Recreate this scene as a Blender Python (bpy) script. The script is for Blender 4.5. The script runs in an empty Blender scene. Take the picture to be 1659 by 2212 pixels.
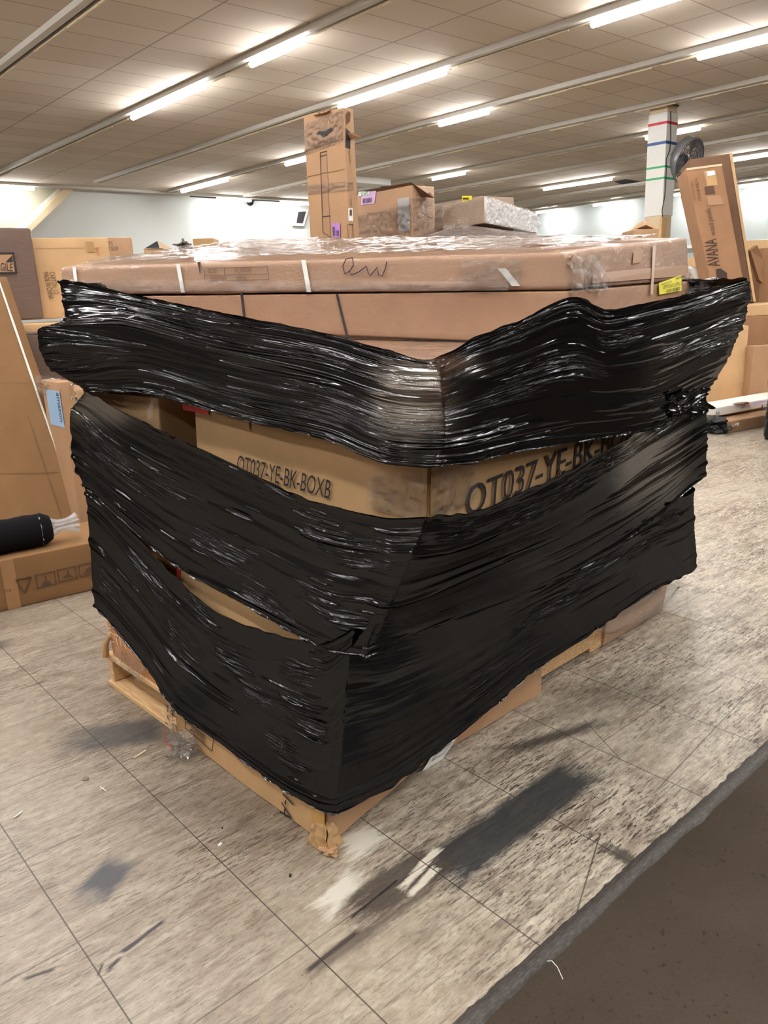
import bpy, bmesh, math, random
import numpy as np
from mathutils import Vector, Matrix, noise as mnoise

random.seed(7); rng = np.random.default_rng(7)
S = bpy.context.scene
COL = S.collection

# ------------------------------------------------------------------ camera
FPX, PITCH, ROLL, YAW, CH = 1685.9, 0.27054, 0.04033, 0.85453, 1.5
CX, CY = 829.5, 1106.0
_w = np.array([math.cos(YAW)*math.cos(PITCH), math.sin(YAW)*math.cos(PITCH), -math.sin(PITCH)])
_r0 = np.array([math.sin(YAW), -math.cos(YAW), 0.0]); _d0 = np.cross(_w, _r0)
_r = math.cos(ROLL)*_r0 + math.sin(ROLL)*_d0
_d = -math.sin(ROLL)*_r0 + math.cos(ROLL)*_d0
EYE = np.array([0, 0, CH])
cam = bpy.data.cameras.new('camera'); cam.sensor_fit = 'VERTICAL'; cam.sensor_height = 36
cam.lens = FPX/2212*36; cam.clip_start = 0.05; cam.clip_end = 200
co = bpy.data.objects.new('camera', cam); COL.objects.link(co)
m = Matrix.Identity(4)
for i in range(3):
    m[i][0] = _r[i]; m[i][1] = -_d[i]; m[i][2] = -_w[i]; m[i][3] = EYE[i]
co.matrix_world = m
S.camera = co

# ------------------------------------------------------------------ world, exposure
S.view_settings.view_transform = 'Standard'; S.view_settings.look = 'None'
S.view_settings.gamma = 1; S.view_settings.use_curve_mapping = False
S.view_settings.exposure = 0.42
TUBE_POWER = 150.0
wd = bpy.data.worlds.new('world'); S.world = wd; wd.use_nodes = True
wd.node_tree.nodes['Background'].inputs[0].default_value = (1.0, .97, .93, 1)
wd.node_tree.nodes['Background'].inputs[1].default_value = 0.03

# ------------------------------------------------------------------ pixel -> place helpers (1659x2212 frame)
def ray(x, y): return _r*(x-CX)/FPX + _d*(y-CY)/FPX + _w
def at(x, y, dep): return EYE + ray(x, y)*dep
def onz(x, y, z=0.0):
    v = ray(x, y); return EYE + v*((z-CH)/v[2])
def onx(x, y, X): v = ray(x, y); return EYE + v*(X/v[0])
def ony(x, y, Y): v = ray(x, y); return EYE + v*(Y/v[1])
def proj(p):
    q = np.asarray(p, float)-EYE; z = q@_w
    return np.array([CX+FPX*(q@_r)/z, CY+FPX*(q@_d)/z])
def hitplane(x, y, a, b, c):
    n = np.cross(np.subtract(b, a), np.subtract(c, a)); v = ray(x, y)
    return EYE + v*((np.asarray(a)-EYE)@n/(v@n))

# ------------------------------------------------------------------ object helpers
def link(o, parent=None):
    COL.objects.link(o)
    if parent is not None: o.parent = parent
    return o
def tag(o, label=None, cat=None, group=None, kind=None):
    if label: o['label'] = label
    if cat: o['category'] = cat
    if group: o['group'] = group
    if kind: o['kind'] = kind
    return o
def root(name, loc, label, cat, group=None, rotz=0):
    o = bpy.data.objects.new(name, None); o.empty_display_size = .1
    o.location = tuple(loc); o.rotation_euler = (0, 0, rotz)
    link(o); return tag(o, label, cat, group)
def wloc(p):
    return np.array(p.location) if p is not None else np.zeros(3)
def top_of(p):
    # world offset of a parent chain (parents carry no rotation unless stated)
    s = np.zeros(3)
    while p is not None:
        s = s + np.array(p.location); p = p.parent
    return s
def mk(name, V, Fc, mat, parent=None, smooth=False, local=False, uv=None):
    """One mesh object from world-space points (parent kept at its own base)."""
    V = np.asarray(V, float)
    if parent is None and not local:
        base = np.array([V[:, 0].mean(), V[:, 1].mean(), V[:, 2].min()])
    elif local: base = np.zeros(3)
    else: base = top_of(parent)
    me = bpy.data.meshes.new(name)
    me.from_pydata((V-base).tolist(), [], [list(map(int, f)) for f in Fc]); me.update()
    if mat is not None: me.materials.append(mat)
    if smooth: me.shade_smooth()
    o = bpy.data.objects.new(name, me)
    if parent is None and not local: o.location = base
    return link(o, parent)
def bevel(o, w=.005, seg=2):
    b = o.modifiers.new('bevel', 'BEVEL'); b.width = w; b.segments = seg; b.limit_method = 'ANGLE'; b.angle_limit = math.radians(40)
    return o
BOXF = [(0, 3, 2, 1), (4, 5, 6, 7), (0, 1, 5, 4), (1, 2, 6, 5), (2, 3, 7, 6), (3, 0, 4, 7)]
def boxv(x0, x1, y0, y1, z0, z1):
    return [(x0, y0, z0), (x1, y0, z0), (x1, y1, z0), (x0, y1, z0), (x0, y0, z1), (x1, y0, z1), (x1, y1, z1), (x0, y1, z1)]
class MB:
    def __init__(s): s.V = []; s.F = []
    def add(s, V, F):
        n = len(s.V); s.V += [tuple(v) for v in V]; s.F += [tuple(i+n for i in f) for f in F]; return s
    def box(s, *a): return s.add(boxv(*a), BOXF)
    def tube(s, pts, r, n=10, cap=True):
        pts = [np.asarray(p, float) for p in pts]
        rs = r if hasattr(r, '__len__') else [r]*len(pts)
        V = []; F = []; prev = None
        for i, p in enumerate(pts):
            t = pts[min(i+1, len(pts)-1)]-pts[max(i-1, 0)]; t = t/np.linalg.norm(t)
            if prev is None:
                a = np.cross(t, [0, 0, 1.0])
                if np.linalg.norm(a) < .1: a = np.cross(t, [1.0, 0, 0])
            else: a = prev-t*(prev@t)
            a = a/np.linalg.norm(a); b = np.cross(t, a); prev = a
            for k in range(n):
                th = 2*math.pi*k/n; V.append(p+rs[i]*(a*math.cos(th)+b*math.sin(th)))
        for i in range(len(pts)-1):
            for k in range(n):
                F.append((i*n+k, i*n+(k+1) % n, (i+1)*n+(k+1) % n, (i+1)*n+k))
        if cap: F.append(tuple(range(n))[::-1]); F.append(tuple(range((len(pts)-1)*n, len(pts)*n)))
        return s.add(V, F)
    def build(s, name, mat, parent=None, smooth=False, local=False): return mk(name, s.V, s.F, mat, parent, smooth, local)

# ------------------------------------------------------------------ node helpers
class NT:
    def __init__(s, name):
        s.m = bpy.data.materials.new(name); s.m.use_nodes = True
        s.t = s.m.node_tree; s.t.nodes.clear()
        s.out = s.n('ShaderNodeOutputMaterial')
    def n(s, typ, **k):
        x = s.t.nodes.new(typ)
        for a, b in k.items(): setattr(x, a, b)
        return x
    def l(s, a, b): s.t.links.new(a, b)
    def put(s, sock, v):
        if v is None: return
        if hasattr(v, 'is_output') or hasattr(v, 'links'): s.l(v, sock)
        else: sock.default_value = v
    def math(s, op, a, b=None, c=None, clamp=False):
        x = s.n('ShaderNodeMath', operation=op, use_clamp=clamp)
        for i, v in enumerate((a, b, c)): s.put(x.inputs[i], v)
        return x.outputs[0]
    def pos(s, kind='Object'): return s.n('ShaderNodeTexCoord').outputs[kind]
    def geo(s): return s.n('ShaderNodeNewGeometry').outputs['Position']
    def mapv(s, v, scale=(1, 1, 1), rot=(0, 0, 0), loc=(0, 0, 0)):
        x = s.n('ShaderNodeMapping'); s.l(v, x.inputs[0]); x.inputs['Scale'].default_value = scale
        x.inputs['Rotation'].default_value = rot; x.inputs['Location'].default_value = loc
        return x.outputs[0]
    def noise(s, v, scale=5, detail=4, rough=.55, dist=0, out='Fac'):
        x = s.n('ShaderNodeTexNoise'); s.put(x.inputs['Vector'], v)
        x.inputs['Scale'].default_value = scale; x.inputs['Detail'].default_value = detail
        x.inputs['Roughness'].default_value = rough; x.inputs['Distortion'].default_value = dist
        return x.outputs[out]
    def ramp(s, f, stops, interp='LINEAR'):
        x = s.n('ShaderNodeValToRGB'); x.color_ramp.interpolation = interp
        el = x.color_ramp.elements
        while len(el) > 1: el.remove(el[-1])
        el[0].position = stops[0][0]; el[0].color = col(stops[0][1])
        for p, c in stops[1:]:
            e = el.new(p); e.color = col(c)
        s.put(x.inputs[0], f); return x.outputs[0]
    def mix(s, f, a, b, blend='MIX'):
        x = s.n('ShaderNodeMix', data_type='RGBA', blend_type=blend)
        s.put(x.inputs[0], f); s.put(x.inputs[6], col(a) if isinstance(a, (tuple, list)) else a)
        s.put(x.inputs[7], col(b) if isinstance(b, (tuple, list)) else b); return x.outputs[2]
    def sep(s, v):
        x = s.n('ShaderNodeSeparateXYZ'); s.l(v, x.inputs[0]); return x.outputs
    def bump(s, h, strength=.3, dist=.01, normal=None):
        x = s.n('ShaderNodeBump'); x.inputs['Strength'].default_value = strength; x.inputs['Distance'].default_value = dist
        s.put(x.inputs['Height'], h)
        if normal is not None: s.l(normal, x.inputs['Normal'])
        return x.outputs[0]
    def prin(s, **k):
        p = s.n('ShaderNodeBsdfPrincipled')
        for a, v in k.items():
            s.put(p.inputs[a.replace('_', ' ')], col(v) if isinstance(v, (tuple, list)) and len(v) == 3 else v)
        s.l(p.outputs[0], s.out.inputs[0]); s.p = p; return s
def col(c): return tuple(c) if len(c) == 4 else (c[0], c[1], c[2], 1.0)
def srgb(r, g, b):
    f = lambda u: (u/255/12.92 if u/255 <= .04045 else ((u/255+.055)/1.055)**2.4)
    return (f(r), f(g), f(b))
def plain(name, c, rough=.6, metal=0.0, spec=.5, **k):
    t = NT(name); n = t.noise(t.pos(), 9, 4)
    base = t.mix(t.math('MULTIPLY', n, .25), c, tuple(x*.7 for x in c))
    t.prin(Base_Color=base, Roughness=rough, Metallic=metal, Specular_IOR_Level=spec, **k); return t.m
def glow(name, c, e):
    t = NT(name); x = t.n('ShaderNodeEmission'); x.inputs[0].default_value = col(c); x.inputs[1].default_value = e
    t.l(x.outputs[0], t.out.inputs[0]); return t.m
def board(name, c, wrap=0.0, rough=.75, dark=.75, cl=22.0):
    """Corrugated cardboard; wrap > 0 adds a tight clear skin of stretch film."""
    t = NT(name); p = t.geo()
    n1 = t.noise(p, 5, 5, .6); n2 = t.noise(t.mapv(p, (60, 60, 9)), 3, 3)
    base = t.mix(n1, tuple(x*dark for x in c), tuple(min(1, x*1.12) for x in c))
    base = t.mix(t.math('MULTIPLY', n2, .22), base, tuple(x*.62 for x in c))
    h = t.math('ADD', t.math('MULTIPLY', n2, .5), t.noise(p, 9, 3))
    nb = t.bump(h, .18, .006)
    k = dict(Base_Color=base, Roughness=rough, Normal=nb, Specular_IOR_Level=.3)
    if wrap > 0:
        w1 = t.noise(t.mapv(p, (3, 3, cl)), 4, 4, .65, .6); w2 = t.noise(t.mapv(p, (1, 1, 1.6)), 14, 3, .6, 1.5)
        wr = t.math('ADD', t.math('POWER', w1, 1.5), t.math('MULTIPLY', w2, .6))
        k.update(Coat_Weight=wrap, Coat_Roughness=.06, Coat_IOR=1.5, Coat_Normal=t.bump(wr, .9, .03))
    t.prin(**k); return t.m

M = {}
M['tan'] = board('cardboard_tan', srgb(190, 152, 108))
M['tanshade'] = board('cardboard_shaded', srgb(138, 102, 66))  # tan board darkened to put the left corner's shade into its colour
M['tan2'] = board('cardboard_pale', srgb(206, 168, 124))
M['kraft'] = board('cardboard_kraft', srgb(176, 138, 104))
M['brown'] = board('cardboard_brown', srgb(156, 116, 84))
M['dkbrown'] = board('cardboard_dark', srgb(116, 86, 64))
M['wraptan'] = board('cardboard_filmed', srgb(182, 144, 112), .9)
M['wraplong'] = board('cardboard_filmed_long', srgb(156, 122, 97), .55, cl=9)  # weaker light on the top cartons put into a darker board colour
M['wraplow'] = board('cardboard_filmed_low', srgb(156, 118, 90), .3, cl=5)  # likewise darkened, the dimmer light up there sits in the colour
M['wrapgrey'] = board('cardboard_filmed_grey', srgb(158, 136, 116), 1.0, cl=40)
M['wrapdark'] = board('cardboard_bubble', srgb(98, 76, 64), 1.0, cl=30)
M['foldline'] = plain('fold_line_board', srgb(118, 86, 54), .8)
M['tape'] = plain('brown_tape', srgb(160, 120, 82), .45)
M['white'] = plain('white_paper', srgb(225, 225, 220), .6)
M['ink'] = plain('black_ink', srgb(38, 34, 34), .7)
M['inkbrown'] = plain('brown_ink', srgb(92, 66, 48), .8)
M['inkwhite'] = plain('white_ink', srgb(220, 178, 140), .8)
M['red'] = plain('red_tape', srgb(205, 40, 36), .4)
M['purple'] = plain('purple_label', srgb(172, 120, 190), .5)
M['violet'] = plain('violet_label', srgb(206, 172, 214), .5)
M['yellow'] = plain('yellow_label', srgb(226, 214, 30), .5)
M['bluelabel'] = plain('blue_label', srgb(150, 182, 214), .5)
M['strap'] = plain('white_strap', srgb(215, 215, 208), .35)
M['black'] = plain('black_rubber', srgb(22, 22, 24), .55)
M['blackcloth'] = plain('black_cloth', srgb(16, 15, 17), .95, spec=.15)
M['dome'] = plain('dome_glass', srgb(20, 22, 30), .08)
M['steel'] = plain('grey_steel', srgb(138, 138, 142), .35, .35)
M['dsteel'] = plain('dark_steel', srgb(78, 78, 84), .4, .5)
M['whitepaint'] = plain('white_paint', srgb(218, 216, 210), .5)
M['cream'] = plain('cream_paint', srgb(206, 186, 152), .6)
M['redpaint'] = plain('red_stripe', srgb(200, 40, 60), .5)
M['bluepaint'] = plain('blue_stripe', srgb(50, 82, 140), .5)
M['greenpaint'] = plain('green_stripe', srgb(44, 160, 96), .5)
M['greytrim'] = plain('grey_trim', srgb(120, 112, 108), .35, .2)
M['void'] = plain('dark_void', srgb(26, 28, 34), .9)
M['slot'] = plain('dark_slot', srgb(78, 70, 64), .7)
t = NT('pine_wood'); p = t.pos()
g = t.noise(t.mapv(p, (30, 2.5, 30)), 3, 5, .6, .4)
t.prin(Base_Color=t.ramp(g, [(.3, srgb(176, 136, 92)), (.7, srgb(216, 180, 132))]), Roughness=.75, Normal=t.bump(g, .2, .004)); M['wood'] = t.m

# clear plastic film (loose scraps)
t = NT('clear_film'); p = t.geo()
nb = t.bump(t.noise(p, 40, 3, .6, 1.0), .6, .01)
gl = t.n('ShaderNodeBsdfGlossy'); gl.inputs['Roughness'].default_value = .12; t.l(nb, gl.inputs['Normal'])
tr = t.n('ShaderNodeBsdfTransparent'); tr.inputs[0].default_value = (.93, .93, .92, 1)
df = t.n('ShaderNodeBsdfDiffuse'); df.inputs[0].default_value = (.8, .8, .8, 1)
lw = t.n('ShaderNodeLayerWeight'); lw.inputs[0].default_value = .24; t.l(nb, lw.inputs['Normal'])
m1 = t.n('ShaderNodeMixShader'); m1.inputs[0].default_value = .05; t.l(tr.outputs[0], m1.inputs[1]); t.l(df.outputs[0], m1.inputs[2])
m2 = t.n('ShaderNodeMixShader'); t.l(t.math('MULTIPLY', lw.outputs['Fresnel'], 1.0), m2.inputs[0]); t.l(m1.outputs[0], m2.inputs[1]); t.l(gl.outputs[0], m2.inputs[2])
t.l(m2.outputs[0], t.out.inputs[0]); M['clear'] = t.m

# black stretch film; attribute "thin" = how far the film is stretched out
t = NT('black_stretch_film'); uvn = t.pos('UV')
cr_ = t.n('ShaderNodeAttribute', attribute_name='crease').outputs['Fac']
f1 = t.ramp(t.noise(t.mapv(uvn, (7, 210, 1)), 1, 2, .5, .25), [(.50, (0,)*3), (.66, (1,)*3)], 'EASE')
f2 = t.ramp(t.noise(t.mapv(uvn, (4, 110, 1), (0, 0, .02)), 1, 2, .5, .2), [(.50, (0,)*3), (.72, (1,)*3)], 'EASE')
b1 = t.bump(t.noise(t.mapv(uvn, (1.1, 10, 1)), 2, 3, .5, .2), .22, .02)
hh = t.math('MULTIPLY', t.math('ADD', f1, t.math('MULTIPLY', f2, 1.6)), cr_)
nb = t.bump(hh, .8, .0016, b1)
at_ = t.n('ShaderNodeAttribute', attribute_name='thin'); thin = at_.outputs['Fac']
g0 = t.n('ShaderNodeBsdfGlossy'); g0.inputs['Color'].default_value = (.038, .038, .0395, 1); g0.inputs['Roughness'].default_value = .08; t.l(nb, g0.inputs['Normal'])
d0 = t.n('ShaderNodeBsdfDiffuse'); d0.inputs[0].default_value = (.0025, .0024, .0026, 1)
pb = t.n('ShaderNodeAddShader'); t.l(g0.outputs[0], pb.inputs[0]); t.l(d0.outputs[0], pb.inputs[1])
tr = t.n('ShaderNodeBsdfTransparent'); tr.inputs[0].default_value = (.36, .30, .26, 1)
gl = t.n('ShaderNodeBsdfGlossy'); gl.inputs['Roughness'].default_value = .1; t.l(nb, gl.inputs['Normal'])
fr = t.n('ShaderNodeFresnel'); fr.inputs[0].default_value = 1.36; t.l(nb, fr.inputs['Normal'])
mg = t.n('ShaderNodeMixShader'); t.l(fr.outputs[0], mg.inputs[0]); t.l(tr.outputs[0], mg.inputs[1]); t.l(gl.outputs[0], mg.inputs[2])
mm = t.n('ShaderNodeMixShader'); t.l(thin, mm.inputs[0]); t.l(pb.outputs[0], mm.inputs[1]); t.l(mg.outputs[0], mm.inputs[2])
t.l(mm.outputs[0], t.out.inputs[0]); M['film'] = t.m

# ------------------------------------------------------------------ room
CZ = 4.62           # ceiling
TZ = 4.53           # lamp level
WY, WX = 22.7, 28.0
T = .401            # floor tile

def floor_material():
    t = NT('vinyl_tile_floor'); p = t.geo(); x, y, z = t.sep(p)
    def seam(c, off, w):
        f = t.math('FRACT', t.math('ADD', t.math('DIVIDE', t.math('SUBTRACT', c, off), T), .5))
        d = t.math('MULTIPLY', t.math('ABSOLUTE', t.math('SUBTRACT', f, .5)), T)
        return t.math('SUBTRACT', 1.0, t.math('DIVIDE', d, w), clamp=True)
    wob = t.noise(p, 2.0, 2)
    sx = t.math('MULTIPLY', t.math('GREATER_THAN', seam(x, .434, .0026), .3), .85)
    sy = t.math('MULTIPLY', t.math('GREATER_THAN', seam(y, .905, .0028), .3), .55)
    tx = t.math('FLOOR', t.math('DIVIDE', t.math('SUBTRACT', x, .434), T)); ty = t.math('FLOOR', t.math('DIVIDE', t.math('SUBTRACT', y, .905), T))
    wn = t.n('ShaderNodeTexWhiteNoise', noise_dimensions='2D'); cb = t.n('ShaderNodeCombineXYZ'); t.l(tx, cb.inputs[0]); t.l(ty, cb.inputs[1]); t.l(cb.outputs[0], wn.inputs['Vector'])
    tv = wn.outputs['Value']
    a = t.noise(t.mapv(p, (5, 24, 1), (0, 0, .06)), 1.0, 6, .68, .35); c = t.noise(p, 1.3, 4, .6)
    blot = t.noise(t.mapv(p, (1, 1.8, 1)), 22, 6, .72, .5)
    base = t.ramp(t.math('ADD', t.math('MULTIPLY', a, .4), t.math('MULTIPLY', blot, .6)), [(.36, srgb(144, 132, 116)), (.5, srgb(176, 165, 148)), (.62, srgb(200, 190, 173))])
    base = t.mix(t.math('MULTIPLY', tv, .14), base, srgb(166, 144, 124))
    # dirt ground into the tile: short dark dashes along the traffic direction, thicker where it gathers
    area = t.ramp(c, [(.36, (.12,)*3), (.58, (1,)*3)])
    warm = t.ramp(t.noise(t.mapv(p, (4, 15, 1), (0, 0, .05), (7, 2, 0)), 1, 6, .7, .4), [(.46, (0,)*3), (.66, (1,)*3)])
    base = t.mix(t.math('MULTIPLY', t.math('MULTIPLY', warm, t.math('ADD', area, .3)), .62), base, srgb(104, 88, 74))
    def dash(sc, rot, lo, hi, k, c_, loc, gate=True):
        nonlocal base
        f = t.ramp(t.noise(t.mapv(p, sc, (0, 0, rot), loc), 1.0, 5, .74, .5), [(lo, (0,)*3), (hi, (1,)*3)])
        if gate: f = t.math('MULTIPLY', f, t.math('ADD', area, .12))
        base = t.mix(t.math('MULTIPLY', f, k), base, c_)
    dash((13, 95, 1), .05, .545, .60, .85, srgb(66, 56, 48), (0, 0, 0))
    dash((24, 150, 1), -.04, .56, .60, .85, srgb(50, 43, 39), (4, 9, 0))
    dash((7, 60, 1), .10, .60, .64, .9, srgb(54, 46, 42), (2, 5, 0))
    dash((3.2, 170, 1), .03, .60, .63, .7, srgb(74, 62, 54), (8, 1, 0), False)
    dash((30, 55, 1), .0, .665, .69, .8, srgb(48, 42, 38), (1, 3, 0), False)
    dn = t.noise(p, 11, 7, .75); dl = t.noise(t.mapv(p, (9, 60, 1)), 1, 6, .75)
    def stain(p0, p1, hw, c, k, soft=.05, fray=.14):
        nonlocal base
        a0, b0 = [np.array([*q, 0.0]) if abs(q[0]) < 8 and abs(q[1]) < 8 else onz(*q) for q in (p0, p1)]
        mid = (a0+b0)/2; L = np.linalg.norm(b0-a0)/2; an = math.atan2(b0[1]-a0[1], b0[0]-a0[0])
        v = t.n('ShaderNodeVectorRotate', rotation_type='Z_AXIS'); t.l(p, v.inputs[0]); v.inputs['Center'].default_value = (mid[0], mid[1], 0); v.inputs['Angle'].default_value = -an
        u, w_, _ = t.sep(v.outputs[0])
        du = t.math('SUBTRACT', t.math('ABSOLUTE', t.math('SUBTRACT', u, float(mid[0]))), float(L))
        dv = t.math('SUBTRACT', t.math('ABSOLUTE', t.math('SUBTRACT', w_, float(mid[1]))), hw)
        d = t.math('MAXIMUM', t.math('MULTIPLY', du, .35), dv)
        d = t.math('ADD', d, t.math('MULTIPLY', t.math('SUBTRACT', t.math('ADD', t.math('MULTIPLY', dn, .35), t.math('MULTIPLY', dl, .65)), .5), fray))
        mk_ = t.math('SUBTRACT', .5, t.math('DIVIDE', d, soft), clamp=True)
        base = t.mix(t.math('MULTIPLY', mk_, k), base, c)
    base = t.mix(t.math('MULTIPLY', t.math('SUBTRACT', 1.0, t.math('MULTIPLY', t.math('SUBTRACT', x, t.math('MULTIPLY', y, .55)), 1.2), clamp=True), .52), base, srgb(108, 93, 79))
    stain((1.24, 1.255), (1.90, 1.262), .072, srgb(50, 51, 52), .95, .03, .10)
    stain((.98, 1.31), (1.30, 1.305), .062, srgb(66, 58, 52), .88, .03, .16)
    stain((.80, 1.235), (1.2, 1.235), .016, srgb(84, 74, 66), .75, .02, .06)
    stain((.79, 1.247), (.95, 1.255), .007, srgb(52, 44, 40), .9, .006, .008)
    stain((.97, 1.30), (1.14, 1.315), .003, srgb(30, 26, 28), .95, .004, .01)
    stain((1085, 1625), (1300, 1560), .026, srgb(58, 52, 47), .85, .03, .09)
    stain((195, 1935), (262, 1862), .05, srgb(58, 60, 66), .92, .025, .06)
    stain((160, 1600), (370, 1570), .085, srgb(60, 62, 64), .82, .05, .10)
    stain((.50, 1.600), (.62, 1.622), .006, srgb(40, 34, 36), .95, .005, .02)
    stain((.455, 1.575), (.49, 1.59), .005, srgb(44, 36, 38), .95, .005, .02)
    stain((.30, 1.686), (.36, 1.668), .005, srgb(44, 36, 36), .95, .005, .012)
    stain((.43, 1.575), (.452, 1.60), .0025, srgb(44, 36, 36), .95, .003, .004)
    stain((-30, 1400), (15, 1390), .04, srgb(40, 36, 34), .9, .04, .05)
    stain((1180, 1520), (1420, 1480), .10, srgb(84, 76, 66), .5, .12, .2)
    stain((420, 1700), (640, 1790), .10, srgb(92, 78, 64), .45, .10, .25)
    stain((745, 1835), (820, 1795), .045, srgb(204, 199, 184), .85, .02, .12)
    stain((700, 1960), (770, 1890), .03, srgb(204, 199, 184), .85, .02, .10)
    stain((1.13, 1.285), (1.30, 1.325), .012, srgb(198, 190, 174), .95, .008, .05)
    stain((1.13, 1.255), (1.24, 1.275), .010, srgb(198, 190, 174), .95, .008, .05)
    stain((1420, 1705), (1640, 1472), .0012, srgb(40, 34, 32), .95, .001, 0)
    stain((1262, 1555), (1340, 1640), .0012, srgb(50, 44, 40), .9, .001, 0)
    stain((1240, 1990), (1297, 1800), .002, srgb(70, 62, 54), .9, .002, 0)
    stain((1310, 1830), (1400, 1880), .022, srgb(66, 60, 53), .9, .012, .10)
    base = t.mix(t.math('MAXIMUM', sx, sy), base, srgb(52, 44, 38))
    ro = t.math('ADD', .22, t.math('MULTIPLY', a, .3))
    h = t.math('SUBTRACT', t.math('MULTIPLY', a, .25), t.math('MAXIMUM', sx, sy))
    t.prin(Base_Color=base, Roughness=ro, Specular_IOR_Level=.45, Normal=t.bump(h, .25, .003)); return t.m

EY = .915
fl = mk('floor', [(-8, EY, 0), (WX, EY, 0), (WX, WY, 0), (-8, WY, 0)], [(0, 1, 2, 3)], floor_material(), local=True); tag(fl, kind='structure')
t = NT('worn_carpet'); p = t.geo()
n1 = t.noise(p, 140, 3, .7); n2 = t.noise(p, 2.5, 4, .6); sp = t.ramp(t.noise(p, 60, 3), [(.64, (0,)*3), (.72, (1,)*3)])
b = t.mix(n2, srgb(60, 51, 42), srgb(84, 74, 64)); b = t.mix(t.math('MULTIPLY', n1, .5), b, srgb(44, 38, 33)); b = t.mix(t.math('MULTIPLY', sp, .6), b, srgb(32, 28, 25))
t.prin(Base_Color=b, Roughness=.95, Specular_IOR_Level=.1, Normal=t.bump(n1, .6, .006)); M['carpet'] = t.m
cp = mk('carpet', [(-8, -9, -.006), (WX, -9, -.006), (WX, EY, -.006), (-8, EY, -.006)], [(0, 1, 2, 3)], M['carpet'], local=True)
tag(cp, 'worn dark brown carpet beside the edge of the tiled floor', 'carpet')
# worn edge strip between tile and carpet
def edge_strip():
    V = []; F = []; n = 260
    prof = [(-.036, -.006), (-.028, .004), (-.016, .007), (-.004, .005), (.006, .0012)]
    for i in range(n+1):
        x = .2+i*(3.6/n)
        wv = .006*mnoise.noise((x*2.1, 0, 0)); rag = .010*max(0, mnoise.noise((x*17, 3, 0)))+.006*mnoise.noise((x*40, 9, 0))
        miss = 1.0 if mnoise.noise((x*3.3, 5, 2)) > -.42 else .25
        for k, (dy, z) in enumerate(prof):
            y = EY+wv+dy*(1 if k else 1)+(rag if k == 4 else 0)+(.008*mnoise.noise((x*9, 1, 4)) if k == 0 else 0)
            V.append((x, y, z*miss if z > 0 else z))
    m_ = len(prof)
    for i in range(n):
        for k in range(m_-1): F.append((i*m_+k, (i+1)*m_+k, (i+1)*m_+k+1, i*m_+k+1))
    t = NT('worn_edging'); p = t.geo(); n1 = t.noise(t.mapv(p, (14, 70, 1)), 3, 7, .75)
    t.prin(Base_Color=t.ramp(n1, [(.40, srgb(44, 39, 35)), (.54, srgb(70, 63, 58)), (.66, srgb(96, 89, 84)), (.73, srgb(176, 166, 148))]), Roughness=.4, Normal=t.bump(n1, .5, .005))
    tag(mk('trim_1', V, F, t.m, smooth=True, local=True), kind='structure')
edge_strip()

def ceiling_material():
    t = NT('ceiling_tiles'); p = t.geo(); x, y, z = t.sep(p)
    PX, PY = 1.2354, .6136
    def cell(c, off, P): return t.math('DIVIDE', t.math('SUBTRACT', c, off), P)
    cx_, cy_ = cell(x, 3.95, PX), cell(y, .45*PY, PY)
    def seam(c, P, w):
        f = t.math('FRACT', t.math('ADD', c, .5))
        d = t.math('MULTIPLY', t.math('ABSOLUTE', t.math('SUBTRACT', f, .5)), P)
        return t.math('SUBTRACT', 1.0, t.math('DIVIDE', d, w), clamp=True)
    wn = t.n('ShaderNodeTexWhiteNoise', noise_dimensions='2D'); cb = t.n('ShaderNodeCombineXYZ')
    t.l(t.math('FLOOR', cx_), cb.inputs[0]); t.l(t.math('FLOOR', cy_), cb.inputs[1]); t.l(cb.outputs[0], wn.inputs['Vector'])
    base = t.mix(wn.outputs['Value'], srgb(192, 178, 163), srgb(206, 195, 180))
    base = t.mix(t.math('MULTIPLY', t.noise(p, .7, 3), .4), base, srgb(184, 166, 152))
    s_ = t.math('MAXIMUM', t.math('GREATER_THAN', seam(cx_, PX, .016), .2), t.math('GREATER_THAN', seam(cy_, PY, .012), .2))
    base = t.mix(t.math('MULTIPLY', s_, .6), base, srgb(120, 96, 80))
    t.prin(Base_Color=base, Roughness=.9, Specular_IOR_Level=.2); return t.m
ce = mk('ceiling', [(-8, -9, CZ), (WX, -9, CZ), (WX, WY, CZ), (-8, WY, CZ)], [(0, 3, 2, 1)], ceiling_material(), local=True); tag(ce, kind='structure')
def wall_mat(name, c):
    t = NT(name); p = t.geo()
    t.prin(Base_Color=t.mix(t.noise(p, 1.2, 4), tuple(x*.93 for x in c), c), Roughness=.75, Specular_IOR_Level=.3); return t.m
M['wall'] = wall_mat('wall_paint_white', srgb(176, 182, 180)); M['wallg'] = wall_mat('wall_paint_grey', srgb(214, 217, 214)); M['walldim'] = wall_mat('wall_paint_dim', srgb(122, 116, 108)); M['wally'] = wall_mat('wall_paint_cream', srgb(170, 168, 150))
tag(mk('wall_left', [(-8, WY, 0), (6.7, WY, 0), (6.7, WY, 3.1), (8.55, WY, CZ), (-8, WY, CZ)], [(0, 1, 2, 3, 4)], M['wally'], local=True), kind='structure')
tag(mk('wall_back', [(6.7, WY, 0), (12.5, WY, 0), (12.5, WY, CZ), (8.55, WY, CZ), (12.5, WY+.25, 0), (12.5, WY+.25, CZ), (WX, WY+.25, 0), (WX, WY+.25, CZ), (6.7, WY, 3.1)], [(0, 1, 2, 3, 8), (1, 4, 5, 2), (4, 6, 7, 5)], M['wallg'], local=True), kind='structure')
tag(mk('wall_right', [(WX, WY+.25, 0), (WX, -9, 0), (WX, -9, CZ), (WX, WY+.25, CZ)], [(0, 1, 2, 3)], M['wall'], local=True), kind='structure')
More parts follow.
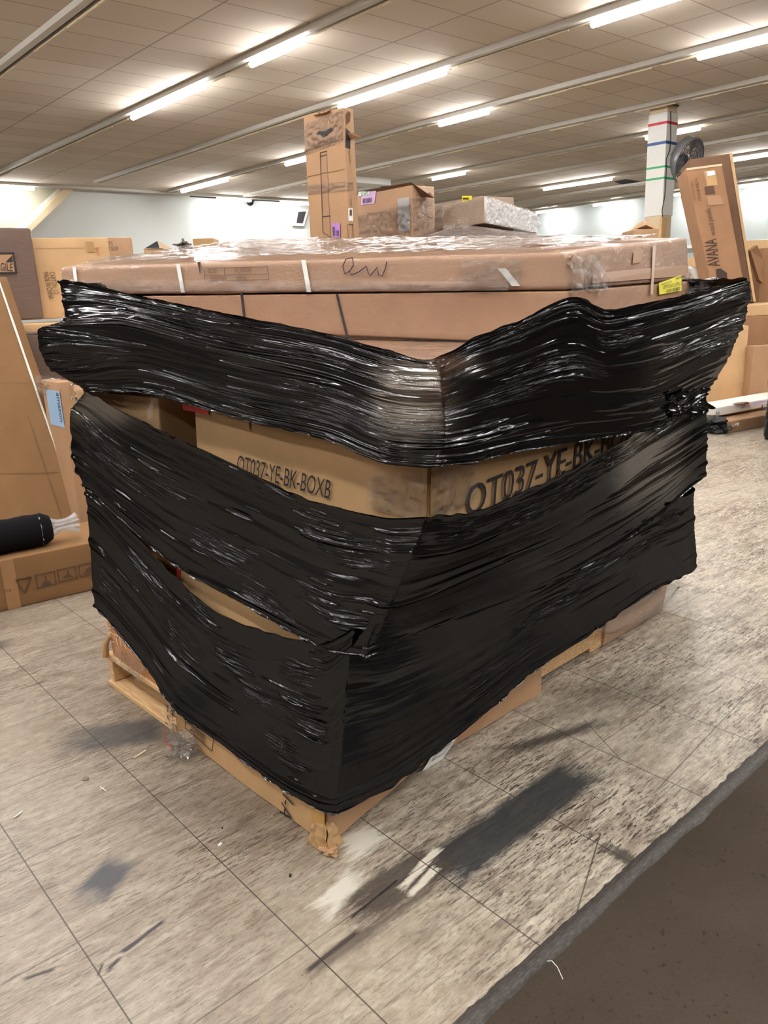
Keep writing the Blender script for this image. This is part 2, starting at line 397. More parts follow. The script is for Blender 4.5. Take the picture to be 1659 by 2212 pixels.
tag(MB().box(WX-.06, WX-.01, -9, WY, 2.7, 2.82).build('trim_2', M['wallg'], local=True), kind='structure')
# sloping cream soffit on the left wall
a0 = ony(150, 412, WY-.02); a1 = ony(128, 412, WY-.02); b0 = ony(35, 492, WY-.02); b1 = ony(70, 492, WY-.02)
V = []
for q in (ony(128, 411, WY-.01), ony(152, 412, WY-.01), ony(38, 520, WY-.01), ony(5, 540, WY-.01)): V += [q, q+np.array([0, -.35, 0])]
tag(mk('trim_3', V, [(0, 2, 4, 6), (1, 7, 5, 3), (0, 1, 3, 2), (2, 3, 5, 4), (4, 5, 7, 6), (6, 7, 1, 0)], M['cream'], local=True), kind='structure')
hv = [onz(*q, CZ-.004) for q in [(1325, 392), (1352, 387), (1404, 395), (1347, 400)]]
tag(mk('hole_shade', hv, [(0, 1, 2, 3)], M['void'], local=True), kind='structure')  # dark sheet standing in for the shade inside a missing tile's hole

# ------------------------------------------------------------------ lamp rows
t = NT('lamp_tube_glow'); em = t.n('ShaderNodeEmission'); em.inputs[0].default_value = (1.0, .995, .98, 1)
nz = t.sep(t.n('ShaderNodeNewGeometry').outputs['Normal'])[2]          # LED tube: light leaves the lower side, the back is opaque
dn_ = t.math('MULTIPLY_ADD', nz, -.72, .28, clamp=True)
t.l(t.math('MULTIPLY', t.math('MAXIMUM', dn_, .03), TUBE_POWER), em.inputs[1]); t.l(em.outputs[0], t.out.inputs[0]); M['lamp'] = t.m
M['housing'] = plain('lamp_housing', srgb(190, 184, 174), .45)
ROWX = [3.95+2.47*k for k in range(-3, 10)]
rown = {3: 'crossing the top left corner', 4: 'running down from the upper middle to the left wall', 5: 'passing just behind the tall narrow carton',
        6: 'third from the left along the upper edge', 7: 'ending above the filmed cartons', 8: 'passing behind the top of the striped pillar'}
def lamp_row(k, x):
    y0, y1 = -8.5, WY-1.0
    if k == 5: y1 = 20.9
    lab = {3: 'long grey lamp track crossing the top left corner of the ceiling', 4: 'long lamp track carrying the pair of lit tubes upper left',
           5: 'long lamp track whose end stops short of the left wall', 6: 'lamp track passing behind the tall narrow carton with lit tubes on both sides',
           7: 'unlit lamp track just in front of the striped pillar top',
           8: 'lamp track whose lit tube shows behind the top of the striped pillar', 9: 'unlit lamp track passing behind the wall fan on the pillar',
           10: 'lamp track carrying the pair of lit tubes left of the pillar', 11: 'unlit lamp track just beyond the lit pair left of the pillar',
           12: 'unlit lamp track closest to the bright right wall'}.get(k, 'lamp track')
    if k < 3: return None
    r = root('lamp_track', (x, y0, TZ), lab, 'lamp track', 'lamp tracks across the ceiling')
    MB().box(x-.085, x+.005, y0, y1, TZ+.02, CZ-.002).box(x+.055, x+.085, y0, y1, TZ+.02, CZ-.002).build('housing', M['housing'], r)
    MB().box(x+.006, x+.054, y0, y1, TZ+.045, CZ-.002).build('slot', M['slot'], r)
    rr = random.Random(k); V = []; F = []; y = y0+.3; dz = .0
    while y < y1-.3:
        dz = rr.choice((.0, .004, .012, .022, .02)); l_ = rr.uniform(.05, .5)
        for yy in (y, y+l_): V += [(x+.058, yy, TZ+.021), (x+.058, yy, TZ+.018-dz), (x+.082, yy, TZ+.018-dz), (x+.082, yy, TZ+.021)]
        y += l_+.002
    for i in range(len(V)//4-1):
        for j in range(4): F.append((4*i+j, 4*i+(j+1) % 4, 4*i+4+(j+1) % 4, 4*i+4+j))
    mk('torn_cover', V, F, M['cream'], r)
for k, x in enumerate(ROWX): lamp_row(k, x)
def tube_mesh(L, r=.042):
    ys = [0, .012, .03, L-.03, L-.012, L]; rs = [r*.45, r*.85, r, r, r*.85, r*.45]
    mb = MB().tube([(0, q, 0) for q in ys], rs, 14)
    me = bpy.data.meshes.new('lamp_tube'); me.from_pydata([tuple(map(float, v)) for v in mb.V], [], mb.F); me.materials.append(M['lamp']); me.shade_smooth(); return me
TM = tube_mesh(1.215)
tn = 0
def lamp(x, y, label, alongx=False):
    o = bpy.data.objects.new('lamp_tube', TM); o.location = (x, y, TZ-.03)
    if alongx: o.rotation_euler = (0, 0, -math.pi/2)
    link(o); tag(o, label, 'lamp', 'lit fluorescent tubes')
R4, R5, R6, R8, R10, R12 = ROWX[4], ROWX[5], ROWX[6], ROWX[8], ROWX[10], 27.25
for x, y, lab in [
    (R4, 12.12, 'lower lit tube of the end-to-end pair at upper left'), (R4, 10.9, 'upper lit tube of the end-to-end pair at upper left'),
    (R4, 8.48, 'single lit tube high above the left half, near the top edge'),
    (R5, 9.72, 'lit tube directly above the top of the tall narrow carton'), (R5, 8.5, 'lit tube continuing up right from the one over the tall carton'),
    (R5, 4.9, 'big lit tube cut by the top edge at upper right'),
    (R6, 19.85, 'farther tube of the small lit pair left of the tall carton'), (R6, 18.6, 'nearer tube of the small lit pair left of the tall carton'),
    (R6, 14.8, 'short lit tube touching the left edge of the tall narrow carton'), (R6, 9.85, 'lit tube right of the tall narrow carton, above the filmed cartons'),
    (R6, 4.85, 'big lit tube cut by the right edge of the picture'),
    (R8, 14.95, 'lit tube above the yellow label of the filmed carton'), (R8, 8.55, 'lit tube passing behind the striped pillar'),
    (R10, 14.98, 'left tube of the lit pair left of the pillar'), (R10, 13.74, 'right tube of the lit pair left of the pillar'),
    (R10, 9.2, 'lit tube beside the top right of the leaning carton'),
    (R12, 19.9, 'leftmost lit tube along the bright right wall'), (R12, 17.2, 'second lit tube along the bright right wall'),
    (R12, 13.9, 'lit tube between pillar and leaning carton at the right wall'), (R12, 11.6, 'lit tube at the right wall behind the leaning carton')]:
    lamp(x, y, lab)
for x, lab in [(6.5, 'lit tube at the left edge along the left wall'), (13.05, 'lit tube above the left wall, left of the wall speaker'), (15.35, 'lit tube above the wall speaker beside the tall carton')]:
    lamp(x, WY-.62, lab, True)
r = root('lamp_track', (8, WY-.62, TZ), 'lamp track running along the top of the left wall', 'lamp track', 'lamp tracks across the ceiling')
MB().box(-2, 26, WY-.705, WY-.615, TZ+.02, CZ-.002).box(-2, 26, WY-.565, WY-.535, TZ+.02, CZ-.002).build('housing', M['housing'], r)
MB().box(-2, 26, WY-.614, WY-.566, TZ+.045, CZ-.002).build('slot', M['slot'], r)
r = root('lamp_track', (R12, 10, TZ), 'lamp track running along the top of the bright right wall', 'lamp track', 'lamp tracks across the ceiling')
MB().box(R12-.085, R12+.085, -8, WY-.9, TZ+.02, CZ-.002).build('housing', M['housing'], r)
# unseen tubes along the rows, many added to brighten the load and streak the film
for x, y in [(-3.46, 1.5), (-.99, -3.2), (-.99, 2.4), (1.48, -5.2), (1.48, 4.1), (1.48, 14.5), (ROWX[3], -1.8), (ROWX[3], 17.5), (ROWX[4], -3.2), (ROWX[5], -1.6), (ROWX[6], -4.0), (ROWX[7], 1.0), (ROWX[9], -2.0), (-.99, .4), (1.48, 1.7), (1.48, -1.5), (ROWX[3], 1.4), (ROWX[4], 3.4), (ROWX[5], 1.2), (-3.46, -2.0), (ROWX[4], .5), (ROWX[5], -4.6), (ROWX[3], -4.8), (ROWX[6], -.8), (ROWX[4], -6.2), (ROWX[7], -3.0), (-.99, 5.4), (-.99, 9.5), (1.48, 7.3), (-3.46, 4.6), (-3.46, 7.5), (-.99, 7.0), (-3.46, 10.5), (1.48, 10.6), (-5.93, 3.0), (-5.93, 8.0), (1.48, -7.2), (ROWX[3], -7.6), (ROWX[4], -8.0), (ROWX[5], -7.0)]:
    lamp(x, y, 'unseen lit tube added outside the view to light the load and its film')
tag(mk('wall_bounce_front', [(-8, -9, 0), (WX, -9, 0), (WX, -9, CZ), (-8, -9, CZ)], [(3, 2, 1, 0)], M['walldim'], local=True), kind='structure')  # unseen wall added to bounce lamp light onto the right faces
tag(mk('wall_bounce_side', [(-8, -9, 0), (-8, WY, 0), (-8, WY, CZ), (-8, -9, CZ)], [(0, 1, 2, 3)], M['walldim'], local=True), kind='structure')  # second unseen wall added for bounce, kept dim so the film stays black
print('part1 ok')

# ------------------------------------------------------------------ carton builder
class Face:
    """Planar-ish face: a = lower left, b = lower right, c = upper left (seen from outside)."""
    def __init__(s, a, b, c, d=None):
        s.a, s.b, s.c = (np.asarray(q, float) for q in (a, b, c)); s.d = np.asarray(d, float) if d is not None else s.b+s.c-s.a
        s.n = np.cross(s.b-s.a, s.c-s.a); s.n /= np.linalg.norm(s.n); s.W = np.linalg.norm(s.b-s.a); s.Hh = np.linalg.norm(s.c-s.a)
    def P(s, u, v, off=.0025): return (s.a*(1-u)+s.b*u)*(1-v)+(s.c*(1-u)+s.d*u)*v+s.n*off
    def st(s, x, y):
        uv = np.array([.5, .5]); tgt = np.array([x, y], float)
        for _ in range(25):
            f0 = proj(s.P(uv[0], uv[1], .004)); J = np.stack([(proj(s.P(uv[0]+1e-4, uv[1], .004))-f0)/1e-4, (proj(s.P(uv[0], uv[1]+1e-4, .004))-f0)/1e-4], 1)
            uv = np.clip(uv+np.linalg.solve(J, tgt-f0), -.5, 1.5)
        return uv
def patch(face, u0, v0, u1, v1, name, mat, parent, off=.0025, n=6):
    V = []; F = []
    for i in range(n+1):
        for j in range(2): V.append(face.P(u0+(u1-u0)*i/n, v0+(v1-v0)*j, off))
    for i in range(n): F.append((2*i, 2*i+2, 2*i+3, 2*i+1))
    return mk(name, V, F, mat, parent)
def poly(face, pts, name, mat, parent, off=.003):
    return mk(name, [face.P(u, v, off) for u, v in pts], [tuple(range(len(pts)))], mat, parent)
def text_mesh(txt):
    cu = bpy.data.curves.new('t', 'FONT'); cu.body = txt; cu.size = 1; cu.resolution_u = 3
    ob = bpy.data.objects.new('t', cu); COL.objects.link(ob); bpy.context.view_layer.update()
    me = bpy.data.meshes.new_from_object(ob.evaluated_get(bpy.context.evaluated_depsgraph_get()))
    V = np.array([v.co[:] for v in me.vertices]); F = [tuple(p.vertices) for p in me.polygons]
    bpy.data.objects.remove(ob); bpy.data.curves.remove(cu); bpy.data.meshes.remove(me)
    return V, F
def text(face, txt, p0, p1, hgt, mat, parent, off=.0035, name='printed_text', slant=0.0):
    """Text whose baseline runs from face (u,v) p0 to p1; hgt in metres (cap height), up = left of the run."""
    V, F = text_mesh(txt)
    x0, x1 = V[:, 0].min(), V[:, 0].max()
    A = face.P(*p0, off); B = face.P(*p1, off); e = B-A; L = np.linalg.norm(e); e /= L
    up = np.cross(face.n, e)
    out = [A+e*((v[0]-x0)/(x1-x0)*L+slant*v[1]/.7*hgt)+up*(v[1]/.7*hgt) for v in V]
    return mk(name, out, F, mat, parent)
def text_px(face, txt, q0, q1, hgt, mat, parent, **k): return text(face, txt, tuple(face.st(*q0)), tuple(face.st(*q1)), hgt, mat, parent, **k)
def bars(face, u0, v0, u1, v1, name, mat, parent, n=14, vertical=True, off=.0045, seed=1):
    rr = random.Random(seed); mb = MB()
    for i in range(n):
        a = i/n; b = a+rr.uniform(.25, .75)/n
        if vertical: q = [(u0+(u1-u0)*a, v0), (u0+(u1-u0)*b, v0), (u0+(u1-u0)*b, v1), (u0+(u1-u0)*a, v1)]
        else: q = [(u0, v0+(v1-v0)*a), (u1, v0+(v1-v0)*a), (u1, v0+(v1-v0)*b), (u0, v0+(v1-v0)*b)]
        mb.add([face.P(x, y, off) for x, y in q], [(0, 1, 2, 3)])
    return mb.build(name, mat, parent)
def frame(face, u0, v0, u1, v1, w, name, mat, parent, off=.003):
    wu, wv = w/face.W, w/face.Hh; mb = MB()
    for a in ((u0, v0, u1, v0+wv), (u0, v1-wv, u1, v1), (u0, v0, u0+wu, v1), (u1-wu, v0, u1, v1)):
        mb.add([face.P(x, y, off) for x, y in ((a[0], a[1]), (a[2], a[1]), (a[2], a[3]), (a[0], a[3]))], [(0, 1, 2, 3)])
    return mb.build(name, mat, parent)
def body(name, bot, top, mat, parent, cuts=7, amp=.003, bv=.006, seed=0):
    """Hexahedron bot[F,R,K,L] / top[...] with dented faces and soft edges."""
    bm = bmesh.new(); base = top_of(parent)
    vs = [bm.verts.new(tuple(np.asarray(p, float)-base)) for p in list(bot)+list(top)]
    for f in BOXF: bm.faces.new([vs[i] for i in f])
    bmesh.ops.recalc_face_normals(bm, faces=bm.faces[:])
    bmesh.ops.bevel(bm, geom=bm.edges[:], offset=bv, segments=2, profile=.6, affect='EDGES')
    if cuts:
        big = [e for e in bm.edges if e.calc_length() > .06]
        bmesh.ops.subdivide_edges(bm, edges=big, cuts=cuts, use_grid_fill=True)
        bm.normal_update()
        for v in bm.verts:
            q = v.co*4.0+Vector((seed*7.1, seed*3.3, 0)); q2 = v.co*13.0+Vector((seed*2.1, 0, seed))
            v.co += v.normal*(amp*mnoise.noise(q)+amp*.5*mnoise.noise(q2))
    me = bpy.data.meshes.new(name); bm.to_mesh(me); bm.free(); me.materials.append(mat); me.shade_smooth()
    o = bpy.data.objects.new(name, me); return link(o, parent)
def carton(name, label, cat, bot, top, mat, group=None, seams=True, amp=.003, bv=.006, seed=1, tape=None):
    bot = [np.asarray(q, float) for q in bot]; top = [np.asarray(q, float) for q in top]
    c = sum(bot)/4; r = root(name, (c[0], c[1], min(q[2] for q in bot)), label, cat, group)
    body('box_body', bot, top, mat, r, amp=amp, bv=bv, seed=seed)
    FL = Face(bot[3], bot[0], top[3], top[0]); FR = Face(bot[0], bot[1], top[0], top[1])
    r_ = (r, FL, FR)
    return r_
def quad(Fp, ang, wr, wl, z0, z1, lean=(0, 0)):
    """Corner lists for an upright box: Fp = near corner (x,y); ang = heading of its right face; wr / wl widths."""
    e = np.array([math.cos(ang), math.sin(ang)]); n = np.array([-math.sin(ang), math.cos(ang)]); f = np.array(Fp[:2])
    pts = [f, f+e*wr, f+e*wr+n*wl, f+n*wl]
    return [np.array([*q, z0]) for q in pts], [np.array([q[0]+lean[0], q[1]+lean[1], z1]) for q in pts]
def pxbox(Fq, dep, ang, xr, xl, z0=None, yb=None, wr=None, wl=None):
    """Upright box from the pixel of its near top corner at a depth; xr / xl = pixel columns of the far top corners."""
    P = at(*Fq, dep); e = np.array([math.cos(ang), math.sin(ang), 0]); n = np.array([-math.sin(ang), math.cos(ang), 0])
    def solve(dv, xt):
        lo, hi = 0.0, 6.0
        s = 1 if xt > Fq[0] else -1
        for _ in range(50):
            md = (lo+hi)/2
            if (proj(P+dv*md)[0]-xt)*s < 0: lo = md
            else: hi = md
        return lo
    if wr is None: wr = solve(e, xr)
    if wl is None: wl = solve(n, xl)
    if yb is not None:
        z = P[2]
        for _ in range(400):
            if proj([P[0], P[1], z])[1] >= yb: break
            z -= .01
        z0 = z
    return quad(P[:2], ang, wr, wl, z0, P[2])
AX = 0.0; CAMR = math.atan2(_r0[1], _r0[0])

# ------------------------------------------------------------------ hull of the loaded pallet (near edge F, left edge L, right edge R)
def tabf(tab):
    a = np.array(tab, float); return lambda z: np.array([np.interp(z, a[:, 0], a[:, 1]), np.interp(z, a[:, 0], a[:, 2])])
hF = tabf([(0, 1.09, 1.55), (.12, 1.09, 1.53), (.64, 1.12, 1.45), (.80, 1.14, 1.31), (.88, 1.155, 1.25), (1.03, 1.17, 1.20), (1.21, 1.20, 1.165), (1.40, 1.23, 1.15), (1.7, 1.27, 1.14)])
hL = tabf([(0, 1.03, 2.96), (.4, 1.03, 2.96), (.85, 1.02, 2.96), (1.0, .985, 2.97), (1.15, .985, 2.97), (1.35, .93, 2.98), (1.45, .91, 2.98), (1.6, 1.02, 3.0), (1.8, 1.02, 3.0)])
hR = tabf([(0, 3.25, 1.72), (.2, 3.27, 1.70), (.4, 3.18, 1.62), (.8, 3.1, 1.5), (1.0, 3.0, 1.42), (1.3, 2.95, 1.36), (1.5, 2.95, 1.315), (1.8, 2.95, 1.315)])
def hp(x, y, side, off=0.0):
    v = ray(x, y); z = 1.0
    for _ in range(40):
        a = hF(z); b = (hL if side == 'L' else hR)(z); tt = b-a; n = np.array([-tt[1], tt[0]]); n /= np.linalg.norm(n)
        if n@a > 0: n = -n
        k = ((a+n*off)@n)/(v[:2]@n); p = EYE+v*k; z = .5*z+.5*p[2]
    return p
def hull_quad(zF, zL, zR, sL, sR, inset=.03, zK=None):
    def pt(z, s, f): return hF(z)+(f(z)-hF(z))*s
    c = np.array([2.0, 2.2])
    F_ = hF(zF); L_ = pt(zL, sL, hL); R_ = pt(zR, sR, hR)
    eL = (L_-F_)/np.linalg.norm(L_-F_); eR = (R_-F_)/np.linalg.norm(R_-F_)
    nL = np.array([-eL[1], eL[0]]); nL = nL if nL@(c-F_) > 0 else -nL
    nR = np.array([-eR[1], eR[0]]); nR = nR if nR@(c-F_) > 0 else -nR
    A = np.stack([nL, nR]); F2 = F_+np.linalg.solve(A, np.array([inset, inset])); L2 = L_+nL*inset; R2 = R_+nR*inset
    K2 = L2+R2-F2
    return [np.array([*F2, zF]), np.array([*R2, zR]), np.array([*K2, zK if zK is not None else zL+zR-zF]), np.array([*L2, zL])]

# ------------------------------------------------------------------ wooden pallet
th = math.radians(2.2)
pal = root('wooden_pallet', (1.040, 2.965, 0), 'worn wooden pallet under the black wrapped load', 'pallet', rotz=th)
def pboard(name, *a):
    o = MB().box(*a).build(name, M['wood'], pal, local=True); return bevel(o, .003, 1)
PL, PD = 1.68, 1.30
for i in range(7):
    x0 = .006+i*(PL-.136)/6; pboard('deck_board', x0, x0+.13, -PD, 0, .122, .144)
for y0 in (-.040, -PD/2-.02, -PD): pboard('stringer', .012, PL-.012, y0, y0+.040, .0225, .1215)
for x0 in (0, .76, PL-.14): pboard('bottom_board', x0, x0+.14, -PD, 0, 0, .022)

# ------------------------------------------------------------------ cartons on the pallet
Zp = .1445
# low front carton with hanging bottom flaps
b_ = [np.array([1.105, 1.57, Zp]), np.array([2.20, 1.682, Zp]), np.array([2.17, 2.42, Zp]), np.array([1.072, 2.40, Zp])]
t_ = [np.array([1.155, 1.475, .856]), np.array([2.2, 1.57, .856]), np.array([2.17, 2.36, .856]), np.array([1.105, 2.30, .856])]
r, FL, FR = carton('carton', 'tan carton at the bottom front corner, printed I-A, with a crushed taped corner', 'box', b_, t_, M['tan'], seed=2)
fl_ = [np.array([1.060, 2.398, .004]), np.array([1.086, 1.552, .004])]; ft = [np.array([1.062, 2.40, .29]), np.array([1.098, 1.552, .22])]
def panel(name, a, b, c, d, th_, mat, parent, amp=.004, seed=0, n=14):
    a, b, c, d = (np.asarray(q, float) for q in (a, b, c, d)); nn = np.cross(b-a, c-a); nn /= np.linalg.norm(nn)
    V = []; F = []
    for k in (0, 1):
        for j in range(n+1):
            for i in range(n+1):
                u, v = i/n, j/n; p = (a*(1-u)+b*u)*(1-v)+(c*(1-u)+d*u)*v
                p = p+nn*(amp*mnoise.noise(Vector(p*5)+Vector((seed, 0, 0)))*(1.3-v)-th_*k); V.append(p)
    q = (n+1)*(n+1)
    for j in range(n):
        for i in range(n):
            x = j*(n+1)+i; F.append((x, x+1, x+n+2, x+n+1)); F.append((q+x+n+1, q+x+n+2, q+x+1, q+x))
    for i in range(n):
        F.append((i+1, i, q+i, q+i+1)); tt = n*(n+1)+i; F.append((tt, tt+1, q+tt+1, q+tt))
        l_ = i*(n+1); F.append((l_, l_+n+1, q+l_+n+1, q+l_)); rr_ = l_+n; F.append((rr_+n+1, rr_, q+rr_, q+rr_+n+1))
    return mk(name, V, F, mat, parent, smooth=False)
panel('bottom_flap', fl_[0], fl_[1], ft[0], ft[1], .004, M['tan'], r, seed=1)
panel('bottom_flap', [1.088, 1.549, .004], [1.534, 1.634, .010], [1.100, 1.546, .20], [1.55, 1.620, .20], .004, M['kraft'], r, seed=3)
panel('bottom_flap', [1.534, 1.635, .010], [2.205, 1.660, .004], [1.55, 1.621, .20], [2.21, 1.655, .20], .004, M['kraft'], r, seed=5)
u, v = FL.st(386, 1236); u = max(u, .012); patch(FL, u-.01, v-.04, u+.008, v+.03, 'red_tape', M['red'], r, .006)
FLs = Face(fl_[0], fl_[1], ft[0], ft[1]); FRs = Face([1.534, 1.630, .008], [2.205, 1.655, .008], [1.55, 1.614, .20], [2.21, 1.650, .20])
text_px(FLs, 'I-A', (612, 1712), (606, 1755), .055, M['ink'], r, off=.006)
_q = lambda x, y: tuple(FLs.st(x, y))
for pa, pb in (((401, 1555), (401, 1572)), ((401, 1572), (459, 1622)), ((459, 1622), (462, 1597))):
    u0, u1 = _q(*pa), _q(*pb); A, B = FLs.P(*u0, .0055), FLs.P(*u1, .0055); MB().tube([A, B], .0013, 6).build('printed_line', M['ink'], r)
for k in range(5):
    A, B = FLs.P(*_q(414, 1566+4*k), .0058), FLs.P(*_q(443, 1589+4*k), .0058); MB().tube([A, B], .0011, 6).build('barcode_line', M['inkbrown'], r)
# crushed taped corner touching the floor
def crumple(name, c, rad, mat, parent, seed=0, sq=(1, 1, 1), n=3, amp=.5):
    bm = bmesh.new(); bmesh.ops.create_icosphere(bm, subdivisions=n, radius=1.0)
    base = top_of(parent)
    for v in bm.verts:
        k = 1+amp*mnoise.noise(v.co*1.7+Vector((seed, 0, 0)))+amp*.5*mnoise.noise(v.co*4.3+Vector((0, seed, 0)))
        p = Vector((v.co.x*k*rad*sq[0], v.co.y*k*rad*sq[1], v.co.z*k*rad*sq[2])); v.co = p+Vector(tuple(np.asarray(c, float)-base))
    zmin = min(v.co.z for v in bm.verts)+base[2]
    if parent is not None and zmin < .001:
        for v in bm.verts: v.co.z += .001-zmin
    me = bpy.data.meshes.new(name); bm.to_mesh(me); bm.free(); me.materials.append(mat)
    o = bpy.data.objects.new(name, me); return link(o, parent)
def crinkle_sheet(name, a, b, c, d, amp, mat, parent, n=24, seed=0, fq=14):
    a, b, c, d = (np.asarray(q, float) for q in (a, b, c, d)); nn = np.cross(b-a, c-a); nn /= np.linalg.norm(nn)
    V = []; F = []
    for j in range(n+1):
        for i in range(n+1):
            u, v = i/n, j/n; p = (a*(1-u)+b*u)*(1-v)+(c*(1-u)+d*u)*v
            q = Vector(p*fq)+Vector((seed, seed, 0)); V.append(p+nn*amp*(abs(mnoise.noise(q))*1.4+.7*mnoise.noise(q*2.3)))
    for j in range(n):
        for i in range(n): x = j*(n+1)+i; F.append((x, x+1, x+n+2, x+n+1))
    return mk(name, V, F, mat, parent, smooth=False)
M['tapedull'] = plain('aged_clear_tape', srgb(176, 140, 96), .25)
M['ochre'] = plain('glossy_packing_tape', srgb(188, 146, 78), .2)
patch(FLs, .93, .0, 1.0, .8, 'corner_tape', M['ochre'], r, .007)
crinkle_sheet('crushed_tape', [1.052, 1.60, .002], [1.070, 1.528, .002], [1.068, 1.585, .075], [1.074, 1.532, .09], .007, M['tapedull'], r, 24, 2, 24)
crinkle_sheet('crushed_tape', [1.066, 1.520, .002], [1.13, 1.535, .002], [1.071, 1.532, .10], [1.10, 1.535, .08], .007, M['tapedull'], r, 24, 5, 24)
crumple('torn_corner', [1.074, 1.525, .008], .024, M['kraft'], r, 3, (1, 1, .35), 4, .7)
crinkle_sheet('taped_film_edge', [1.046, 2.44, .03], [1.046, 2.33, .0], [1.046, 2.42, .13], [1.046, 2.36, .16], .018, M['clear'], r, 16, 8, 30)
# paper sheet hanging off the front flap
pa = [FRs.P(*FRs.st(*q), .012) for q in ((908, 1664), (950, 1640), (948, 1600), (1005, 1560))]
ps = mk('paper_sheet', [pa[0], pa[1], pa[3], pa[2]], [(0, 1, 2, 3)], M['white'], r)
fs = Face(pa[0], pa[1], pa[2], pa[3]); frame(fs, .2, .25, .8, .7, .004, 'printed_text', plain('grey_ink', srgb(120, 116, 112)), ps, .002)
# brown carton behind it on the pallet, "CTN 2"
b_ = [np.array([1.068, 2.425, Zp]), np.array([1.9, 2.445, Zp]), np.array([1.88, 2.93, Zp]), np.array([1.058, 2.92, Zp])]
t_ = [np.array([1.075, 2.42, .715]), np.array([1.9, 2.44, .715]), np.array([1.88, 2.93, .715]), np.array([1.052, 2.92, .715])]
M['rust'] = board('cardboard_rust', srgb(186, 128, 80), .35)
r, FL, FR = carton('carton', 'orange brown carton at the rear end of the pallet with worn white print CTN', 'box', b_, t_, M['rust'], seed=4)
text_px(FL, 'CTN:2', (236, 1384), (288, 1410), .045, M['inkwhite'], r); text_px(FL, 'G', (229, 1355), (240, 1360), .04, M['inkwhite'], r)
crinkle_sheet('loose_film', [1.035, 2.86, .147], [1.035, 2.60, .147], [1.05, 2.82, .22], [1.06, 2.62, .20], .015, M['clear'], r, 20, 3, 25)
pcs = MB().tube([[1.03, 2.925, .146], [1.035, 2.915, .20], [1.047, 2.9, .235]], [.015, .012, .008], 8).build('curled_flap', M['tan'], r)
# clear-wrapped carton at the right of the bottom layer
def px_r(x, y, off): return hp(x, y, 'R', -off)
b_ = [np.array([2.23, 1.725, .1455]), np.array([2.68, 1.735, .1455]), np.array([2.68, 2.7, .1455]), np.array([2.23, 2.7, .1455])]
t_ = [np.array([2.25, 1.64, .62]), np.array([2.69, 1.63, .62]), np.array([2.69, 2.7, .62]), np.array([2.25, 2.7, .62])]
r, FL, FR = carton('carton', 'tan carton on the pallet edge just right of the I-A carton, under the film', 'box', b_, t_, M['tan'], seed=16)
b_ = [np.array([2.72, 1.72, .004]), np.array([3.24, 1.735, .004]), np.array([3.24, 2.7, .004]), np.array([2.72, 2.7, .004])]
t_ = [np.array([2.73, 1.65, .60]), np.array([3.18, 1.63, .60]), np.array([3.18, 2.7, .60]), np.array([2.73, 2.7, .60])]
r, FL, FR = carton('carton', 'tan carton in clear film on the floor at the right end of the pallet', 'box', b_, t_, M['wraptan'], seed=6)
cl_a = [px_r(*q, .0) for q in ((1278, 1362), (1445, 1300), (1330, 1330), (1480, 1262))]
def sag_film():
    V = []; F = []; n, m_ = 40, 12
    edge_lo = [(1275, 1358), (1310, 1372), (1360, 1358), (1410, 1330), (1432, 1308), (1448, 1292), (1462, 1268)]
    edge_hi = [(1280, 1340), (1310, 1335), (1360, 1305), (1405, 1275), (1432, 1262), (1450, 1248), (1468, 1238)]
    for i in range(n+1):
        s_ = i/n*(len(edge_lo)-1); k = min(int(s_), len(edge_lo)-2); f = s_-k
        lo = np.array(edge_lo[k])*(1-f)+np.array(edge_lo[k+1])*f; hi = np.array(edge_hi[k])*(1-f)+np.array(edge_hi[k+1])*f
        A = hp(*lo, 'R', -.012); B = hp(*hi, 'R', -.012)
        for j in range(m_+1):
            v = j/m_; p = A*(1-v)+B*v+np.array([0, -.025, 0])*math.sin(math.pi*min(1, v*1.6))
            q = Vector(p*18); V.append(p+np.array([0, .012, .004])*mnoise.noise(q))
    for i in range(n):
        for j in range(m_): x = i*(m_+1)+j; F.append((x, x+m_+1, x+m_+2, x+1))
    return mk('sagging_film', V, F, M['clear'], r, smooth=True)
sag_film()
# middle carton, lettered OT037-YE-BK-BOXB on both faces
_q0 = hull_quad(1.10, 1.10, 1.10, .54, .80, .05)
b_ = [np.array([q[0], q[1]+.014, z]) for q, z in zip(_q0, (.945, .985, .92, .88))]; t_ = [np.array([q[0]+.012, q[1]+.012, z]) for q, z in zip(_q0, (1.165, 1.16, 1.21, 1.215))]
r, FL, FR = carton('carton', 'tan carton lettered OT037-YE-BK-BOXB in the middle gap between the black film bands', 'box', b_, t_, M['tan'], seed=8)
text_px(FL, 'OT037-YE-BK-BOXB', (512, 1018), (713, 1078), .052, M['ink'], r, slant=.15, off=.006)
text_px(FR, 'OT037-YE-BK-BOXB', (1005, 1118), (1385, 948), .078, M['ink'], r, slant=.15, off=.006)
patch(FL, .985, .25, 1.0, .92, 'corner_tape', M['tapedull'], r, .006); patch(FR, .0, .25, .035, .92, 'corner_tape', M['tapedull'], r, .006)
u, v = FL.st(404, 882); patch(FL, u-.02, v-.02, u+.12, v+.05, 'red_tape', M['red'], r, .006)
for q0, q1 in (((585, 880), (625, 915)), ((500, 905), (540, 928))):
    u0, v0 = FL.st(*q0); u1, v1 = FL.st(*q1); patch(FL, min(u0, u1), min(v0, v1), max(u0, u1), max(v0, v1), 'brown_tape', plain('tan_tape', srgb(176, 134, 84), .4), r, .006)
u, v = FR.st(1206, 1030); crumple('torn_tear', FR.P(u, v, .0), .018, M['dkbrown'], r, 5, (.7, .5, 1.3), 3, .8)
crinkle_sheet('corner_film', FL.P(.80, .25, .012), FL.P(1.0, .2, .012), FL.P(.80, .62, .012), FL.P(1.0, .75, .014), .006, M['clear'], r, 26, 4, 30)
